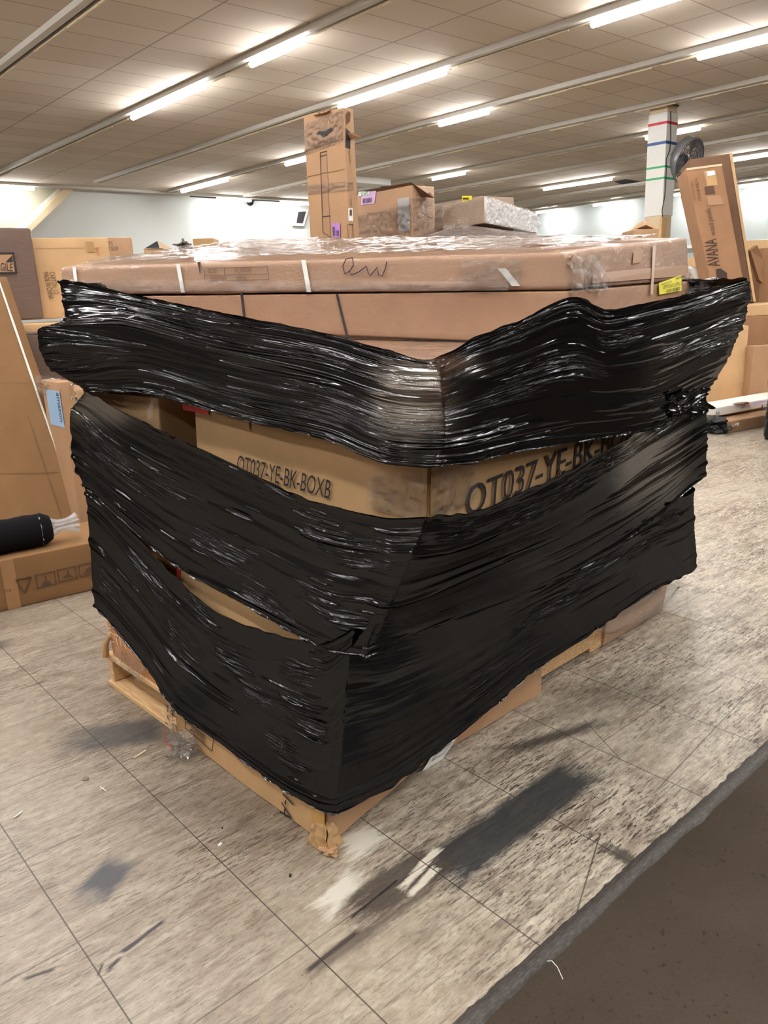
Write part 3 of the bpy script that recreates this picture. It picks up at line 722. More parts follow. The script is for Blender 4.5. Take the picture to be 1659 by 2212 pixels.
crinkle_sheet('corner_film', FR.P(.0, .2, .012), FR.P(.13, .25, .012), FR.P(.0, .75, .014), FR.P(.13, .7, .012), .006, M['clear'], r, 26, 6, 30)
# strip of red tape low on the left end of the bottom carton (seen through the lower gap)
# small tan carton behind the left end of the middle carton
b_ = hull_quad(.72, .72, .72, .94, .4, .05); t_ = hull_quad(1.22, 1.215, 1.2, .945, .4, .05)
def sub(q, s0, s1):
    F_, L_ = q[0], q[3]; e = L_-F_; d_ = np.array([.55, .03, 0]); a = F_+e*s0; b = F_+e*s1; return [a, a+d_, b+d_, b]
r, FL, FR = carton('carton', 'small tan carton end showing at upper left, just under the top black film band', 'box', sub(b_, .67, .97), sub(t_, .67, .98), M['tan2'], seed=9)
crinkle_sheet('loose_film', at(300, 845, 2.42), at(400, 880, 2.36), at(300, 835, 2.42), at(400, 850, 2.36), .02, M['clear'], r, 22, 3, 22)
crinkle_sheet('loose_film', at(320, 912, 2.38), at(332, 900, 2.37), at(330, 855, 2.40), at(340, 858, 2.39), .01, M['clear'], r, 12, 7, 30)
# wide flat carton inside the top film band
b_ = hull_quad(1.215, 1.285, 1.235, .93, .645, .018); t_ = hull_quad(1.345, 1.405, 1.345, .93, .645, .018)
M['sealed'] = board('cardboard_brown_filmed', srgb(128, 96, 74), .6)
r, FL, FR = carton('wide_carton', 'flat brown carton showing dimly through the top black film at the front corner', 'box', b_, t_, M['sealed'], seed=11)
b_ = hull_quad(1.15, 1.25, 1.18, .9, .96, .05); t_ = hull_quad(1.30, 1.30, 1.43, .9, .96, .05)
def subr(q, s0, s1):
    F_, R_ = q[0], q[1]; e = R_-F_; d_ = np.array([.03, .6, 0]); a = F_+e*s0; b = F_+e*s1; return [a, b, b+d_, a+d_]
r, FL, FR = carton('carton', 'carton bulging inside the black film at the upper right end of the load', 'box', subr(b_, .71, .97), subr(t_, .70, .97), M['sealed'], seed=12)
# two long cartons lying on top
def lay(pA, pB, pC, dA, dB, dC, up=0.0):
    A, B, C = at(*pA, dA), at(*pB, dB), at(*pC, dC); K = A+C-B
    return [B, C, K+np.array([0, 0, up]), A]
dA, dB, dC = 2.88, 2.16, 2.95
cr = lay((134, 640), (1226, 628), (1490, 606), dA, dB, dC)
lo = lay((140, 700), (1228, 746), (1490, 690), dA, dB, dC)
r, FL, FR = carton('long_carton', 'plain long brown carton with dark slits, directly under the strapped carton', 'box', lo, [q-np.array([0, 0, .002]) for q in cr], M['wraplow'], seed=13, amp=.002)
def slit(qa, qb, w=.004):
    A = FL.P(*FL.st(*qa), .003); B = FL.P(*FL.st(*qb), .003); MB().tube([A, B], w, 6).build('slit', M['ink'], r)
slit((521, 632), (528, 690)); slit((727, 635), (750, 730))
tp = lay((130, 577), (1216, 546), (1486, 513), dA, dB, dC, .06)
r, FL, FR = carton('long_carton', 'long strapped carton in clear film with boxed print lying on top of the load', 'box', [q+np.array([0, 0, .002]) for q in cr], tp, M['wraplong'], seed=14, amp=.004, bv=.012)
def strap_px(xt, yt, xb, yb, w):
    ut, vt = FL.st(xt, yt); ub, vb = FL.st(xb, yb); w = w/FL.W
    mk('strap', [FL.P(ub-w, vb, .006), FL.P(ub+w, vb, .006), FL.P(ut+w, vt, .006), FL.P(ut-w, vt, .006)], [(0, 1, 2, 3)], M['strap'], r)
strap_px(161, 577, 168, 640, .008); strap_px(385, 571, 396, 632, .008); strap_px(656, 562, 668, 631, .008); strap_px(1084, 580, 1115, 618, .012)
u0, v0 = FL.st(443, 608); u1, v1 = FL.st(579, 576); frame(FL, u0, v0, u1, v1, .0022, 'printed_frame', M['inkbrown'], r, .006)
um = FL.st(486, 590)[0]; vm = FL.st(510, 594)[1]
patch(FL, u0, vm-.008, u1, vm+.008, 'printed_line', M['inkbrown'], r, .006); patch(FL, um-.0007, v0, um+.0007, v1, 'printed_line', M['inkbrown'], r, .006)
text_px(FL, 'SKU NO.', (450, 590), (469, 590), .014, M['inkbrown'], r, off=.006); text_px(FL, 'PHG_SAPBOOSA', (507, 589), (543, 587), .014, M['inkbrown'], r, off=.006)
text_px(FL, 'DESCRIPTION', (454, 607), (484, 606), .014, M['inkbrown'], r, off=.006); text_px(FL, 'POPPULA', (511, 606), (533, 605), .014, M['inkbrown'], r, off=.006)
text_px(FL, '* * ANY DEALER CAN SUPPLY YOU TO ORDER *', (838, 620), (930, 621), .008, M['ink'], r, off=.006)
scr = [(757, 585), (745, 592), (741, 575), (748, 560), (762, 557), (764, 573), (755, 588), (760, 594), (775, 588), (792, 575), (796, 590), (800, 596), (815, 578), (818, 594), (826, 597), (833, 580), (836, 566)]
MB().tube([FL.P(*FL.st(x, y), .006) for x, y in scr], .0016, 6).build('marker_scrawl', plain('marker_ink', srgb(42, 28, 58)), r)
mk('notch', [FL.P(*FL.st(*q), .006) for q in ((427, 567), (434, 565), (433, 595), (430, 580))], [(0, 1, 2, 3)], M['ink'], r)
FT = Face(tp[3], tp[0], tp[2], tp[1])
crinkle_sheet('top_film', FT.P(.03, .03, .014), FT.P(.97, .03, .014), FT.P(.03, .85, .014), FT.P(.97, .85, .014), .007, M['clear'], r, 110, 4, 13)
# yellow sticker and tape on the right end
def quad_px(face, qs, name, mat, off=.005): return mk(name, [face.P(*face.st(*q), off) for q in qs], [(0, 1, 2, 3)], mat, r)
st = quad_px(FR, ((1423, 637), (1471, 628), (1471, 594), (1422, 612)), 'yellow_sticker', M['yellow'], .006)
FS = Face(*[FR.P(*FR.st(*q), .007) for q in ((1423, 637), (1471, 628), (1422, 612), (1471, 594))])
text(FS, 'L09T03/CUFB-3', (.12, .38), (.95, .38), .012, M['ink'], st); text(FS, '8848', (.72, .80), (.95, .80), .009, M['ink'], st); text(FS, 'HARPERDON', (.05, .72), (.5, .72), .007, M['ink'], st)
bars(FS, .25, .05, .9, .28, 'barcode', M['ink'], st, 16, seed=3)
quad_px(FR, ((1366, 570), (1384, 566), (1391, 538), (1368, 543)), 'brown_tape', M['tape'])
quad_px(FR, ((1279, 612), (1482, 596), (1482, 572), (1281, 590)), 'brown_tape', plain('film_tape', srgb(160, 120, 88), .4), .004)
quad_px(FR, ((1404, 636), (1409, 636), (1416, 530), (1409, 531)), 'strap', plain('thin_strap', srgb(186, 156, 126), .3), .0062)
crinkle_sheet('torn_film', FL.P(*FL.st(985, 622), .012), FL.P(*FL.st(1120, 622), .012), FL.P(*FL.st(1005, 560), .012), FL.P(*FL.st(1125, 560), .012), .014, M['clear'], r, 30, 2, 22)
crinkle_sheet('torn_film', FL.P(*FL.st(150, 630), .012), FL.P(*FL.st(1100, 630), .012), FL.P(*FL.st(150, 606), .012), FL.P(*FL.st(1100, 610), .012), .010, M['clear'], r, 70, 5, 16)
crinkle_sheet('torn_film', FR.P(.0, -.1, .012), FR.P(.26, -.1, .012), FR.P(.0, .85, .012), FR.P(.2, .8, .012), .012, M['clear'], r, 24, 9, 16)
crumple('crushed_corner', np.array(tp[0])+np.array([.03, .03, -.02]), .035, M['wraplong'], r, 4, (1, 1, .7), 3, .6)

# ------------------------------------------------------------------ black stretch film bands
def pchip(xs, ys, xq):
    h = np.diff(xs); dl = np.diff(ys)/h; n = len(xs); mm_ = np.zeros(n)
    for i in range(1, n-1):
        if dl[i-1]*dl[i] > 0:
            w1 = 2*h[i]+h[i-1]; w2 = h[i]+2*h[i-1]; mm_[i] = (w1+w2)/(w1/dl[i-1]+w2/dl[i])
    mm_[0], mm_[-1] = dl[0], dl[-1]
    k = np.clip(np.searchsorted(xs, xq)-1, 0, n-2); tt = (xq-xs[k])/h[k]
    return ((2*tt**3-3*tt**2+1)*ys[k]+(tt**3-2*tt**2+tt)*h[k]*mm_[k]+(-2*tt**3+3*tt**2)*ys[k+1]+(tt**3-tt**2)*h[k]*mm_[k+1])
def film_band(cols, sides, off, nu, nv, nr, seed, parent, thins=(), name='film_band', ampk=1.0, clusters=(), basecr=.06, fw=(.005, .014), flats=()):
    nrw = len(cols[0]); P = []; Q = []
    for cpx, sd in zip(cols, sides):
        pc = []
        for (x, y) in cpx:
            if sd == 'C': pc.append((hp(x, y, 'L', off)+hp(x, y, 'R', off))/2)
            else: pc.append(hp(x, y, sd, off))
        P.append(pc); Q.append(cpx)
    P = np.array(P, float); Q = np.array(Q, float)
    # the film runs on round the hidden sides of the load
    P = np.concatenate([P[:1]+np.array([1.1, .10, 0]), P[:1]+np.array([.05, .055, 0]), P, P[-1:]+np.array([.06, .05, 0]), P[-1:]+np.array([0, 1.0, 0])])
    Q = np.concatenate([Q[:1], Q[:1], Q, Q[-1:], Q[-1:]])
    # resample: across, then along
    arcs = np.concatenate([[0], np.cumsum(np.linalg.norm(np.diff(P.mean(1), axis=0), axis=1))])
    uq = np.linspace(0, arcs[-1], nu); vq = np.linspace(0, nrw-1, nv); rows = np.arange(nrw, dtype=float)
    P1 = np.stack([[pchip(rows, P[i, :, k], vq) for k in range(3)] for i in range(len(P))])      # (nc,3,nv)
    Q1 = np.stack([[pchip(rows, Q[i, :, k], vq) for k in range(2)] for i in range(len(P))])
    G = np.zeros((nu, nv, 3)); GQ = np.zeros((nu, nv, 2))
    for j in range(nv):
        for k in range(3): G[:, j, k] = pchip(arcs, P1[:, k, j], uq)
        for k in range(2): GQ[:, j, k] = np.interp(uq, arcs, Q1[:, k, j])
    du = np.gradient(G, axis=0); dv = np.gradient(G, axis=1)
    N = np.cross(du, dv); N /= np.linalg.norm(N, axis=2, keepdims=True)+1e-9
    cen = np.array([2.0, 2.2, 0]); out = G-cen; out[..., 2] = 0
    N *= np.sign((N*out).sum(2, keepdims=True))
    vl = np.concatenate([np.zeros((nu, 1)), np.cumsum(np.linalg.norm(np.diff(G, axis=1), axis=2), axis=1)], 1)
    U = np.repeat(uq[:, None], nv, 1); Hh = vl[:, -1].mean()
    r_ = np.random.default_rng(seed); h = np.zeros((nu, nv))
    vn = vl/vl[:, -1:]*Hh
    def ridge(u0, v0, hl, w, a, sl):
        i0, i1 = np.searchsorted(uq, [u0-hl, u0+hl])
        if i1-i0 < 3: return
        uu = U[i0:i1]; win = np.cos((uu-u0)/hl*math.pi/2)**2
        h[i0:i1] += a*win*np.exp(-((vn[i0:i1]-v0-sl*(uu-u0)-.003*np.sin(uu*9+v0*60))/w)**2)
    for i in range(nr):                                   # long tension folds
        w = r_.uniform(*fw); ridge(r_.uniform(0, arcs[-1]), r_.uniform(0, Hh), r_.uniform(.2, .9), w, w*r_.uniform(.3, .95)*ampk*(1 if r_.random() < .8 else -1), r_.normal(0, .018))
    for (x, y, n_, hl_, sp_, sl_) in clusters:            # bundles of fine creases
        k = np.argmin(((GQ[..., 0]-x)**2+(GQ[..., 1]-y)**2).ravel()); ui, vi = divmod(k, nv)
        for i in range(n_):
            w = r_.uniform(.0022, .0046); ridge(uq[ui]+r_.normal(0, hl_*.35), vn[ui, vi]+r_.normal(0, sp_), hl_*r_.uniform(.3, 1.1), w, w*r_.uniform(.45, 1.1)*(1 if r_.random() < .8 else -1), sl_+r_.normal(0, .03))
    for (x, y, rx, ry, k) in flats:                       # taut over a flat box face
        d_ = ((GQ[..., 0]-x)/rx)**4+((GQ[..., 1]-y)/ry)**4; h *= 1-k*np.exp(-d_)
    G = G+N*h[..., None]
    # rolled rope-like edges
    e0 = np.exp(-vn/.006)+np.exp(-(Hh-vn)/.006); G += N*(.006*e0*(1+.6*np.sin(U*37+3*np.sin(U*11))))[..., None]
    fr_ = .0028*np.array([mnoise.noise((q*14, seed, 0))+.6*mnoise.noise((q*45, seed, 3)) for q in uq])
    dvn = dv/(np.linalg.norm(dv, axis=2, keepdims=True)+1e-9)
    G += dvn*(fr_[:, None]*np.exp(-(Hh-vn)/.03))[..., None]+dvn*(fr_[::-1][:, None]*.6*np.exp(-vn/.03))[..., None]
    idx = np.arange(nu*nv).reshape(nu, nv)
    F = np.stack([idx[:-1, :-1], idx[1:, :-1], idx[1:, 1:], idx[:-1, 1:]], -1).reshape(-1, 4)
    base = top_of(parent); V = (G.reshape(-1, 3)-base).astype(np.float32)
    me = bpy.data.meshes.new(name); me.vertices.add(len(V)); me.vertices.foreach_set('co', V.ravel())
    me.loops.add(F.size); me.loops.foreach_set('vertex_index', F.ravel().astype(np.int32))
    me.polygons.add(len(F)); me.polygons.foreach_set('loop_start', np.arange(0, F.size, 4, dtype=np.int32))
    me.update(calc_edges=True)
    uvl = me.uv_layers.new(name='UVMap'); uvs = np.stack([U+seed*3.7, vn], -1).reshape(-1, 2)[F.ravel()].astype(np.float32); uvl.data.foreach_set('uv', uvs.ravel())
    th_ = np.zeros((nu, nv))
    for (x, y, rx, ry, k) in thins:
        d_ = ((GQ[..., 0]-x)/rx)**4+((GQ[..., 1]-y)/ry)**4; th_ = np.maximum(th_, k*np.exp(-d_))
    cm = np.zeros((nu, nv)); RU, RV = np.random.default_rng(seed+1), 0
    for (x, y, n_, hl_, sp_, sl_) in clusters:
        k = np.argmin(((GQ[..., 0]-x)**2+(GQ[..., 1]-y)**2).ravel()); ui, vi = divmod(k, nv)
        cm = np.maximum(cm, RU.uniform(.6, 1.0)*np.exp(-((U-uq[ui])/(hl_*.75))**4-((vn-vn[ui, vi])/(sp_*1.5))**4))
    at3 = me.attributes.new('crease', 'FLOAT', 'POINT'); at3.data.foreach_set('value', np.maximum(cm, basecr).ravel().astype(np.float32))
    at2 = me.attributes.new('thin', 'FLOAT', 'POINT'); at2.data.foreach_set('value', th_.ravel().astype(np.float32))
    me.materials.append(M['film']); me.shade_smooth()
    o = bpy.data.objects.new(name, me); return link(o, parent)
film = root('stretch_film', (1.9, 2.1, .1), 'shiny black stretch film wound in bands around the stacked cartons on the pallet', 'plastic wrap')
_rc = random.Random(5)
CA = [(_rc.uniform(110, 830), _rc.uniform(640, 950), 8, _rc.uniform(.15, .4), .02, 0) for _ in range(18)]
CA += [(_rc.uniform(1020, 1600), _rc.uniform(640, 930), 8, _rc.uniform(.10, .3), .02, 0) for _ in range(14)]
CA += [(850, 975, 14, .05, .02, .1), (940, 790, 12, .08, .012, 0)]
CB = [(610, 1060, 8, .08, .015, 0), (700, 1140, 14, .12, .03, 0), (780, 1190, 14, .12, .03, 0), (870, 1160, 10, .08, .02, 0), (990, 1150, 12, .10, .03, 0), (1130, 1110, 10, .16, .025, 0),
      (1230, 1060, 14, .2, .03, 0), (1330, 980, 12, .18, .03, 0), (1420, 920, 10, .12, .03, 0), (740, 1330, 18, .12, .025, 0), (690, 1290, 10, .1, .03, 0), (250, 1000, 10, .2, .04, 0),
      (380, 1060, 8, .2, .03, 0), (480, 1190, 10, .2, .03, 0), (560, 1290, 8, .12, .02, 0), (210, 935, 6, .08, .02, 0), (1100, 1180, 6, .2, .03, 0)]
CC = [(430, 1310, 14, .12, .03, 0), (330, 1260, 14, .18, .05, 0), (390, 1390, 12, .16, .05, 0), (500, 1420, 14, .14, .04, 0), (640, 1450, 12, .10, .03, 0), (650, 1520, 12, .10, .03, 0), (680, 1585, 14, .10, .025, 0),
      (600, 1600, 12, .10, .03, 0), (630, 1650, 10, .08, .02, 0), (710, 1420, 18, .09, .03, 0), (560, 1500, 8, .12, .03, 0), (1290, 1230, 16, .25, .03, 0), (1390, 1180, 12, .2, .03, 0), (1180, 1320, 12, .25, .03, 0), (1080, 1430, 8, .25, .03, 0), (1440, 1120, 10, .12, .03, 0), (820, 1400, 6, .08, .02, 0), (240, 1280, 8, .1, .04, 0)]
A_ = [[(130, 607), (138, 690), (80, 716), (100, 785), (188, 843)],
      [(300, 640), (300, 690), (300, 735), (300, 800), (310, 848)],
      [(522, 683), (525, 722), (525, 765), (525, 840), (520, 906)],
      [(700, 718), (705, 760), (705, 805), (705, 880), (700, 948)],
      [(845, 756), (845, 790), (845, 835), (845, 915), (850, 1004)],
      [(930, 775), (950, 800), (954, 845), (962, 922), (955, 1006)],
      [(1000, 738), (1010, 785), (1015, 830), (1020, 915), (1020, 998)],
      [(1100, 697), (1100, 750), (1100, 805), (1100, 890), (1100, 978)],
      [(1238, 641), (1240, 700), (1240, 770), (1240, 860), (1240, 955)],
      [(1312, 668), (1315, 692), (1320, 752), (1330, 836), (1340, 940)],
      [(1455, 640), (1450, 674), (1450, 730), (1435, 806), (1420, 925)],
      [(1612, 603), (1620, 640), (1608, 690), (1580, 760), (1525, 850)]]
film_band(A_, 'LLLLLCRRRRRR', .022, 760, 300, 190, 3, film, clusters=CA, basecr=.0, fw=(.003, .009), flats=[(900, 860, 75, 65, .8), (1130, 865, 170, 45, .75), (1340, 800, 110, 50, .6)], thins=[(895, 860, 85, 75, .85), (960, 790, 70, 25, .5), (1500, 800, 110, 110, .16), (1560, 690, 70, 110, .15)])
B_ = [[(185, 846), (152, 900), (157, 985), (182, 1050)],
      [(270, 888), (265, 960), (265, 1040), (262, 1122)],
      [(390, 945), (390, 1040), (390, 1130), (390, 1228)],
      [(540, 1018), (540, 1110), (540, 1210), (540, 1312)],
      [(715, 1091), (715, 1190), (712, 1290), (700, 1400)],
      [(830, 1116), (830, 1200), (815, 1300), (790, 1415)],
      [(925, 1113), (890, 1200), (852, 1290), (830, 1395)],
      [(1040, 1096), (1030, 1160), (1010, 1245), (985, 1335)],
      [(1190, 1032), (1190, 1100), (1190, 1180), (1190, 1258)],
      [(1310, 970), (1320, 1040), (1320, 1110), (1320, 1180)],
      [(1405, 915), (1415, 970), (1420, 1035), (1420, 1110)],
      [(1520, 856), (1526, 910), (1525, 970), (1522, 1030)]]
film_band(B_, 'LLLLLLCRRRRR', .016, 760, 300, 75, 5, film, clusters=CB, flats=[(850, 1240, 60, 60, .8), (1010, 1230, 110, 50, .75), (600, 1150, 70, 40, .6), (440, 1120, 60, 60, .5)], thins=[(1400, 970, 70, 120, .16), (215, 880, 70, 40, .22)])
C_ = [[(184, 1047), (190, 1110), (196, 1180), (200, 1250), (206, 1312)],
      [(280, 1140), (285, 1200), (290, 1260), (300, 1340), (305, 1425)],
      [(385, 1247), (390, 1320), (390, 1400), (390, 1480), (395, 1548)],
      [(480, 1327), (480, 1400), (480, 1470), (480, 1540), (480, 1608)],
      [(600, 1369), (600, 1450), (600, 1530), (600, 1610), (600, 1696)],
      [(690, 1390), (700, 1480), (700, 1570), (690, 1660), (680, 1742)],
      [(765, 1355), (752, 1450), (742, 1560), (735, 1660), (722, 1756)],
      [(850, 1345), (850, 1430), (850, 1520), (850, 1600), (850, 1690)],
      [(1050, 1275), (1050, 1340), (1050, 1400), (1050, 1470), (1050, 1538)],
      [(1165, 1225), (1165, 1275), (1165, 1330), (1165, 1390), (1165, 1440)],
      [(1290, 1165), (1290, 1210), (1290, 1260), (1290, 1310), (1290, 1360)],
      [(1400, 1105), (1400, 1150), (1400, 1200), (1400, 1240), (1400, 1283)],
      [(1498, 1060), (1498, 1110), (1500, 1160), (1504, 1200), (1503, 1225)]]
film_band(C_, 'LLLLLLCRRRRRR', .010, 760, 360, 75, 9, film, clusters=CC, flats=[(900, 1500, 130, 110, .8), (850, 1400, 70, 60, .6), (560, 1570, 60, 50, .7), (600, 1420, 50, 30, .6), (740, 1560, 40, 200, .7), (1040, 1380, 100, 60, .6)], thins=[])
# gathered knot where the bands pinch together at the right
crinkle_sheet('film_knot', hp(1440, 905, 'R', .02), hp(1528, 880, 'R', .02), hp(1440, 850, 'R', .02), hp(1520, 835, 'R', .02), .03, M['film'], film, 26, 2, 16)
# crumpled clear bag behind the top right end
r = root('plastic_bag', (2.9, 1.6, 1.4), 'crumpled clear plastic bag tucked behind the top right of the black film', 'plastic bag')
crumple('crumpled_film', at(1500, 622, 3.0), .10, M['clear'], r, 2, (1, .8, .35), 4, .7)
r = root('plastic_scrap', at(148, 690, 2.75), 'torn clear film tuft at the left end between the two black wraps', 'plastic scrap')
crinkle_sheet('torn_film', at(120, 708, 2.78), at(185, 708, 2.74), at(138, 672, 2.76), at(180, 700, 2.74), .02, M['clear'], r, 20, 4, 30)
def group_boxes(g):
    for o in COL.objects:
        if o.parent is None and o.get('category') == 'box' and not o.get('group'): o['group'] = g
group_boxes('cartons of the wrapped pallet load')
print('part2 ok')

# ------------------------------------------------------------------ things on the left
ANG = math.atan2(4.111-4.164, 1.431-.965)
P0 = onz(0, 1322); e_ = np.array([math.cos(ANG), math.sin(ANG)])
zt = next(z for z in np.arange(.05, .6, .002) if proj([P0[0], P0[1], z])[1] <= 1216)
b_, t_ = quad(P0[:2]-e_*.28, ANG, 1.6, .46, .001, zt)
r, FL, FR = carton('flat_carton', 'flat tan carton on the floor at left with printed handling icons', 'box', b_, t_, M['tanshade'], seed=21)
def icon(x0, y0, x1, y1, glyph):
    (u0, v0), (u1, v1) = FR.st(x0, y1), FR.st(x1, y0); um, vm = (u0+u1)/2, (v0+v1)/2; du, dv = u1-u0, v1-v0
    frame(FR, u0, v0, u1, v1, .006, 'icon_frame', M['inkbrown'], r, .005)
    if glyph == 0: pts = [(um-.25*du, v0+.12*dv), (um+.25*du, v0+.12*dv), (um+.2*du, v0+.36*dv), (um+.05*du, v0+.42*dv), (um+.05*du, v1-.2*dv), (um-.05*du, v1-.2*dv), (um-.05*du, v0+.42*dv), (um-.2*du, v0+.36*dv)]
    elif glyph == 1: pts = [(um-.3*du, v0+.3*dv), (um+.3*du, v0+.2*dv), (um+.1*du, vm+.05*dv), (um+.12*du, v1-.2*dv), (um+.04*du, v1-.2*dv), (um, vm+.05*dv)]
    else: pts = [(um-.34*du, v0+.2*dv), (um+.3*du, v0+.3*dv), (um+.34*du, vm), (um+.1*du, vm+.22*dv), (um-.1*du, vm)]
    poly(FR, pts, 'icon_glyph', M['inkbrown'], r, .005)
icon(80, 1233, 118, 1272, 0); icon(127, 1222, 163, 1259, 1); icon(172, 1212, 207, 1248, 2)
tri = [FR.st(*q) for q in ((34, 1252), (67, 1245), (53, 1281))]
for i in range(3): MB().tube([FR.P(*tri[i], .005), FR.P(*tri[(i+1) % 3], .005)], .0035, 6).build('icon_line', M['inkbrown'], r)
text_px(FR, '2nd', (11, 1280), (24, 1277), .018, M['inkbrown'], r, off=.005)
u0 = FR.st(26, 1280)[0]; patch(FR, u0-.02, .0, u0+.02, .99, 'brown_tape', M['tape'], r, .003)
# black roll on it, with a clear plastic ruffle
nrm = np.array([-math.sin(ANG), math.cos(ANG)]); rc = .088
c0 = np.array([*(P0[:2]-e_*.2+nrm*.13), zt+rc+.002]); c1 = np.array([*(P0[:2]+e_*.33+nrm*.13), zt+rc+.002])
r = root('fabric_roll', (*((c0+c1)/2)[:2], zt), 'black roll lying on the flat carton with icons', 'roll')
pts = [c0+(c1-c0)*k for k in np.linspace(0, 1, 14)]
MB().tube(pts, [rc*(1+.03*math.sin(i*2.1)) for i in range(13)]+[rc*.75], 22).build('rolled_cloth', M['blackcloth'], r, True)
V = []; F = []; n, m_ = 40, 10
for j in range(m_+1):
    k = j/m_; rad = rc*(1.0-.85*math.sin(math.pi*k*.55)+.75*max(0, k-.5)); ce_ = c1+np.array([*e_, 0])*(-.06+.20*k)
    for i in range(n):
        a = 2*math.pi*i/n; rr_ = max(.01, rad*(1+.25*k*math.sin(a*9+k*3)+.12*mnoise.noise((i*.9, j*.7, 1))))
        V.append(ce_+np.array([*nrm, 0])*math.cos(a)*rr_+np.array([0, 0, 1.0])*math.sin(a)*rr_)
F = [(j*n+i, j*n+(i+1) % n, (j+1)*n+(i+1) % n, (j+1)*n+i) for j in range(m_) for i in range(n)]
t = NT('frosted_film'); nb = t.bump(t.noise(t.geo(), 50, 3), .5, .01); t.prin(Base_Color=(.55, .55, .56), Roughness=.2, Alpha=.45, Normal=nb); M['frost'] = t.m
mk('plastic_sleeve', V, F, M['frost'], r)
# big flat carton leaning behind
BR = onz(203, 1203); dB_ = (BR-EYE)@_w; TR = at(-4, 598, dB_-.05); e3 = -np.array([*_r0[:2], 0])
b_ = [BR+e3*1.25+np.array([0, 0, .01]), BR+np.array([0, 0, .01]), None, None]; t_ = [TR+e3*1.0+np.array([0, 0, .05]), TR, None, None]
bk = np.array([*_w[:2], 0]); bk = bk/np.linalg.norm(bk)*.12
for q in (b_, t_): q[2] = q[1]+bk; q[3] = q[0]+bk
r, FL, FR = carton('flat_carton', 'large flat carton leaning at the left edge with a shiny taped rim', 'box', b_, t_, M['tanshade'], seed=22, amp=.006)
A_e = [FR.P(.997, v, .004) for v in np.linspace(0, 1, 30)]
MB().tube(A_e, [.007+.003*mnoise.noise((i*1.3, 0, 0)) for i in range(30)], 6).build('taped_rim', M['strap'], r)
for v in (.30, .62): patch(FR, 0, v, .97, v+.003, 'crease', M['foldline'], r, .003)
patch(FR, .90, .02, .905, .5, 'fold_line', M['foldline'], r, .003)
# filmed stack under the FRAGILE carton
LG = CAMR+.46
def front(name, label, Fq, dep, xr, mat, z0=0.0, yb=None, wl=.45, ang=None, seed=1, cat='box', group=None, **k):
    b_, t_ = pxbox(Fq, dep, CAMR if ang is None else ang, xr, None, z0, yb, wl=wl)
    return carton(name, label, cat, b_, t_, mat, group, seed=seed, **k)
front('carton', 'dark bubble wrapped carton in the gap beside the leaning flat carton', (-40, 729), 4.95, 210, M['wrapdark'], ang=LG, seed=23, wl=.6)
zb = at(0, 729, 4.95)[2]
r, FL, FR = front('pallet_board', 'pale board under the FRAGILE carton at far left', (-60, 706), 4.92, 235, M['tan2'], z0=zb+.016, ang=LG, seed=24, wl=.62, cat='board')
zs = t_z = at(-60, 706, 4.92)[2]
r, FL, FR = front('carton', 'dark brown carton in bubble film printed FRAGILE at far left', (-130, 492), 5.0, 66, M['wrapdark'], z0=at(0, 706, 4.92)[2]-.0+.03, ang=LG, seed=25, wl=.3, bv=.02)
u0, v0 = FR.st(-12, 590); u1, v1 = FR.st(30, 545)
lb = patch(FR, u0-.1, v0-.01, u1, v1, 'paper_label', M['kraft'], r, .006); frame(FR, u0-.1, v0-.01, u1, v1, .012, 'printed_frame', M['ink'], lb, .008)
text_px(FR, 'FRAGILE', (-22, 583), (28, 586), .05, M['ink'], lb, off=.009)
mk('printed_arrow', [FR.P(*FR.st(*q), .009) for q in ((12, 566), (26, 552), (28, 566))], [(0, 1, 2)], M['ink'], lb)
r, FL, FR = front('carton', 'pale tan carton printed CARTON 1/2 MADE IN CHINA, beside the FRAGILE carton', (60, 514), 5.35, 232, M['tan2'], z0=at(0, 706, 4.92)[2]+.03, ang=LG, seed=26, wl=.4)
text_px(FR, 'CARTON: 1/2', (106, 588), (117, 636), .035, M['inkbrown'], r, off=.006); text_px(FR, 'MADE IN CHINA', (93, 588), (106, 646), .035, M['inkbrown'], r, off=.006)
u0, v0 = FR.st(70, 536); u1, v1 = FR.st(190, 534); patch(FR, .02, v0-.006, .9, v0, 'crease', M['tan'], r, .004)
text_px(FR, 'GHOST', (206, 535), (209, 553), .02, M['red'], r, off=.006)
patch(FR, u1-.02, v1-.06, u1+.08, v1+.07, 'clear_tape', M['tapedull'], r, .005)
r, FL, FR = front('carton', 'carton with a red tape end on its top edge behind the pale tan carton', (143, 513), 5.9, 284, M['wraptan'], z0=0, ang=LG, seed=27, wl=.5)
patch(FR, .05, .968, .16, .998, 'red_tape', M['red'], r, .006); text_px(FR, 'ACTS', (222, 532), (244, 530), .03, M['inkbrown'], r, off=.006); text_px(FR, 'DO NOT DROP', (215, 543), (256, 541), .03, M['inkbrown'], r, off=.006)
b_, t_ = pxbox((128, 826), 4.55, AX, 158, 88, 0.0)
r, FL, FR = carton('tall_carton', 'narrow tall carton with a blue label band in the gap at left', 'box', b_, t_, M['kraft'], seed=28)
u0, v0 = FL.st(108, 905); u1, v1 = FL.st(126, 845); lb = patch(FL, min(u0, .3), v0-.03, .97, v1, 'blue_band', M['bluelabel'], r, .004)
text(FL, 'amazon', (.80, v1-.01), (.80, v0), .05, M['ink'], lb, off=.006)
crinkle_sheet('loose_film', FL.P(-.1, .93, .02), FR.P(.9, .90, .02), FL.P(-.1, 1.03, .02), FR.P(.9, 1.01, .02), .03, M['clear'], r, 24, 5, 20)
r, FL, FR = front('carton', 'carton with a white barcode label just left of the black film', (148, 846), 4.75, 250, M['kraft'], ang=LG, seed=29)
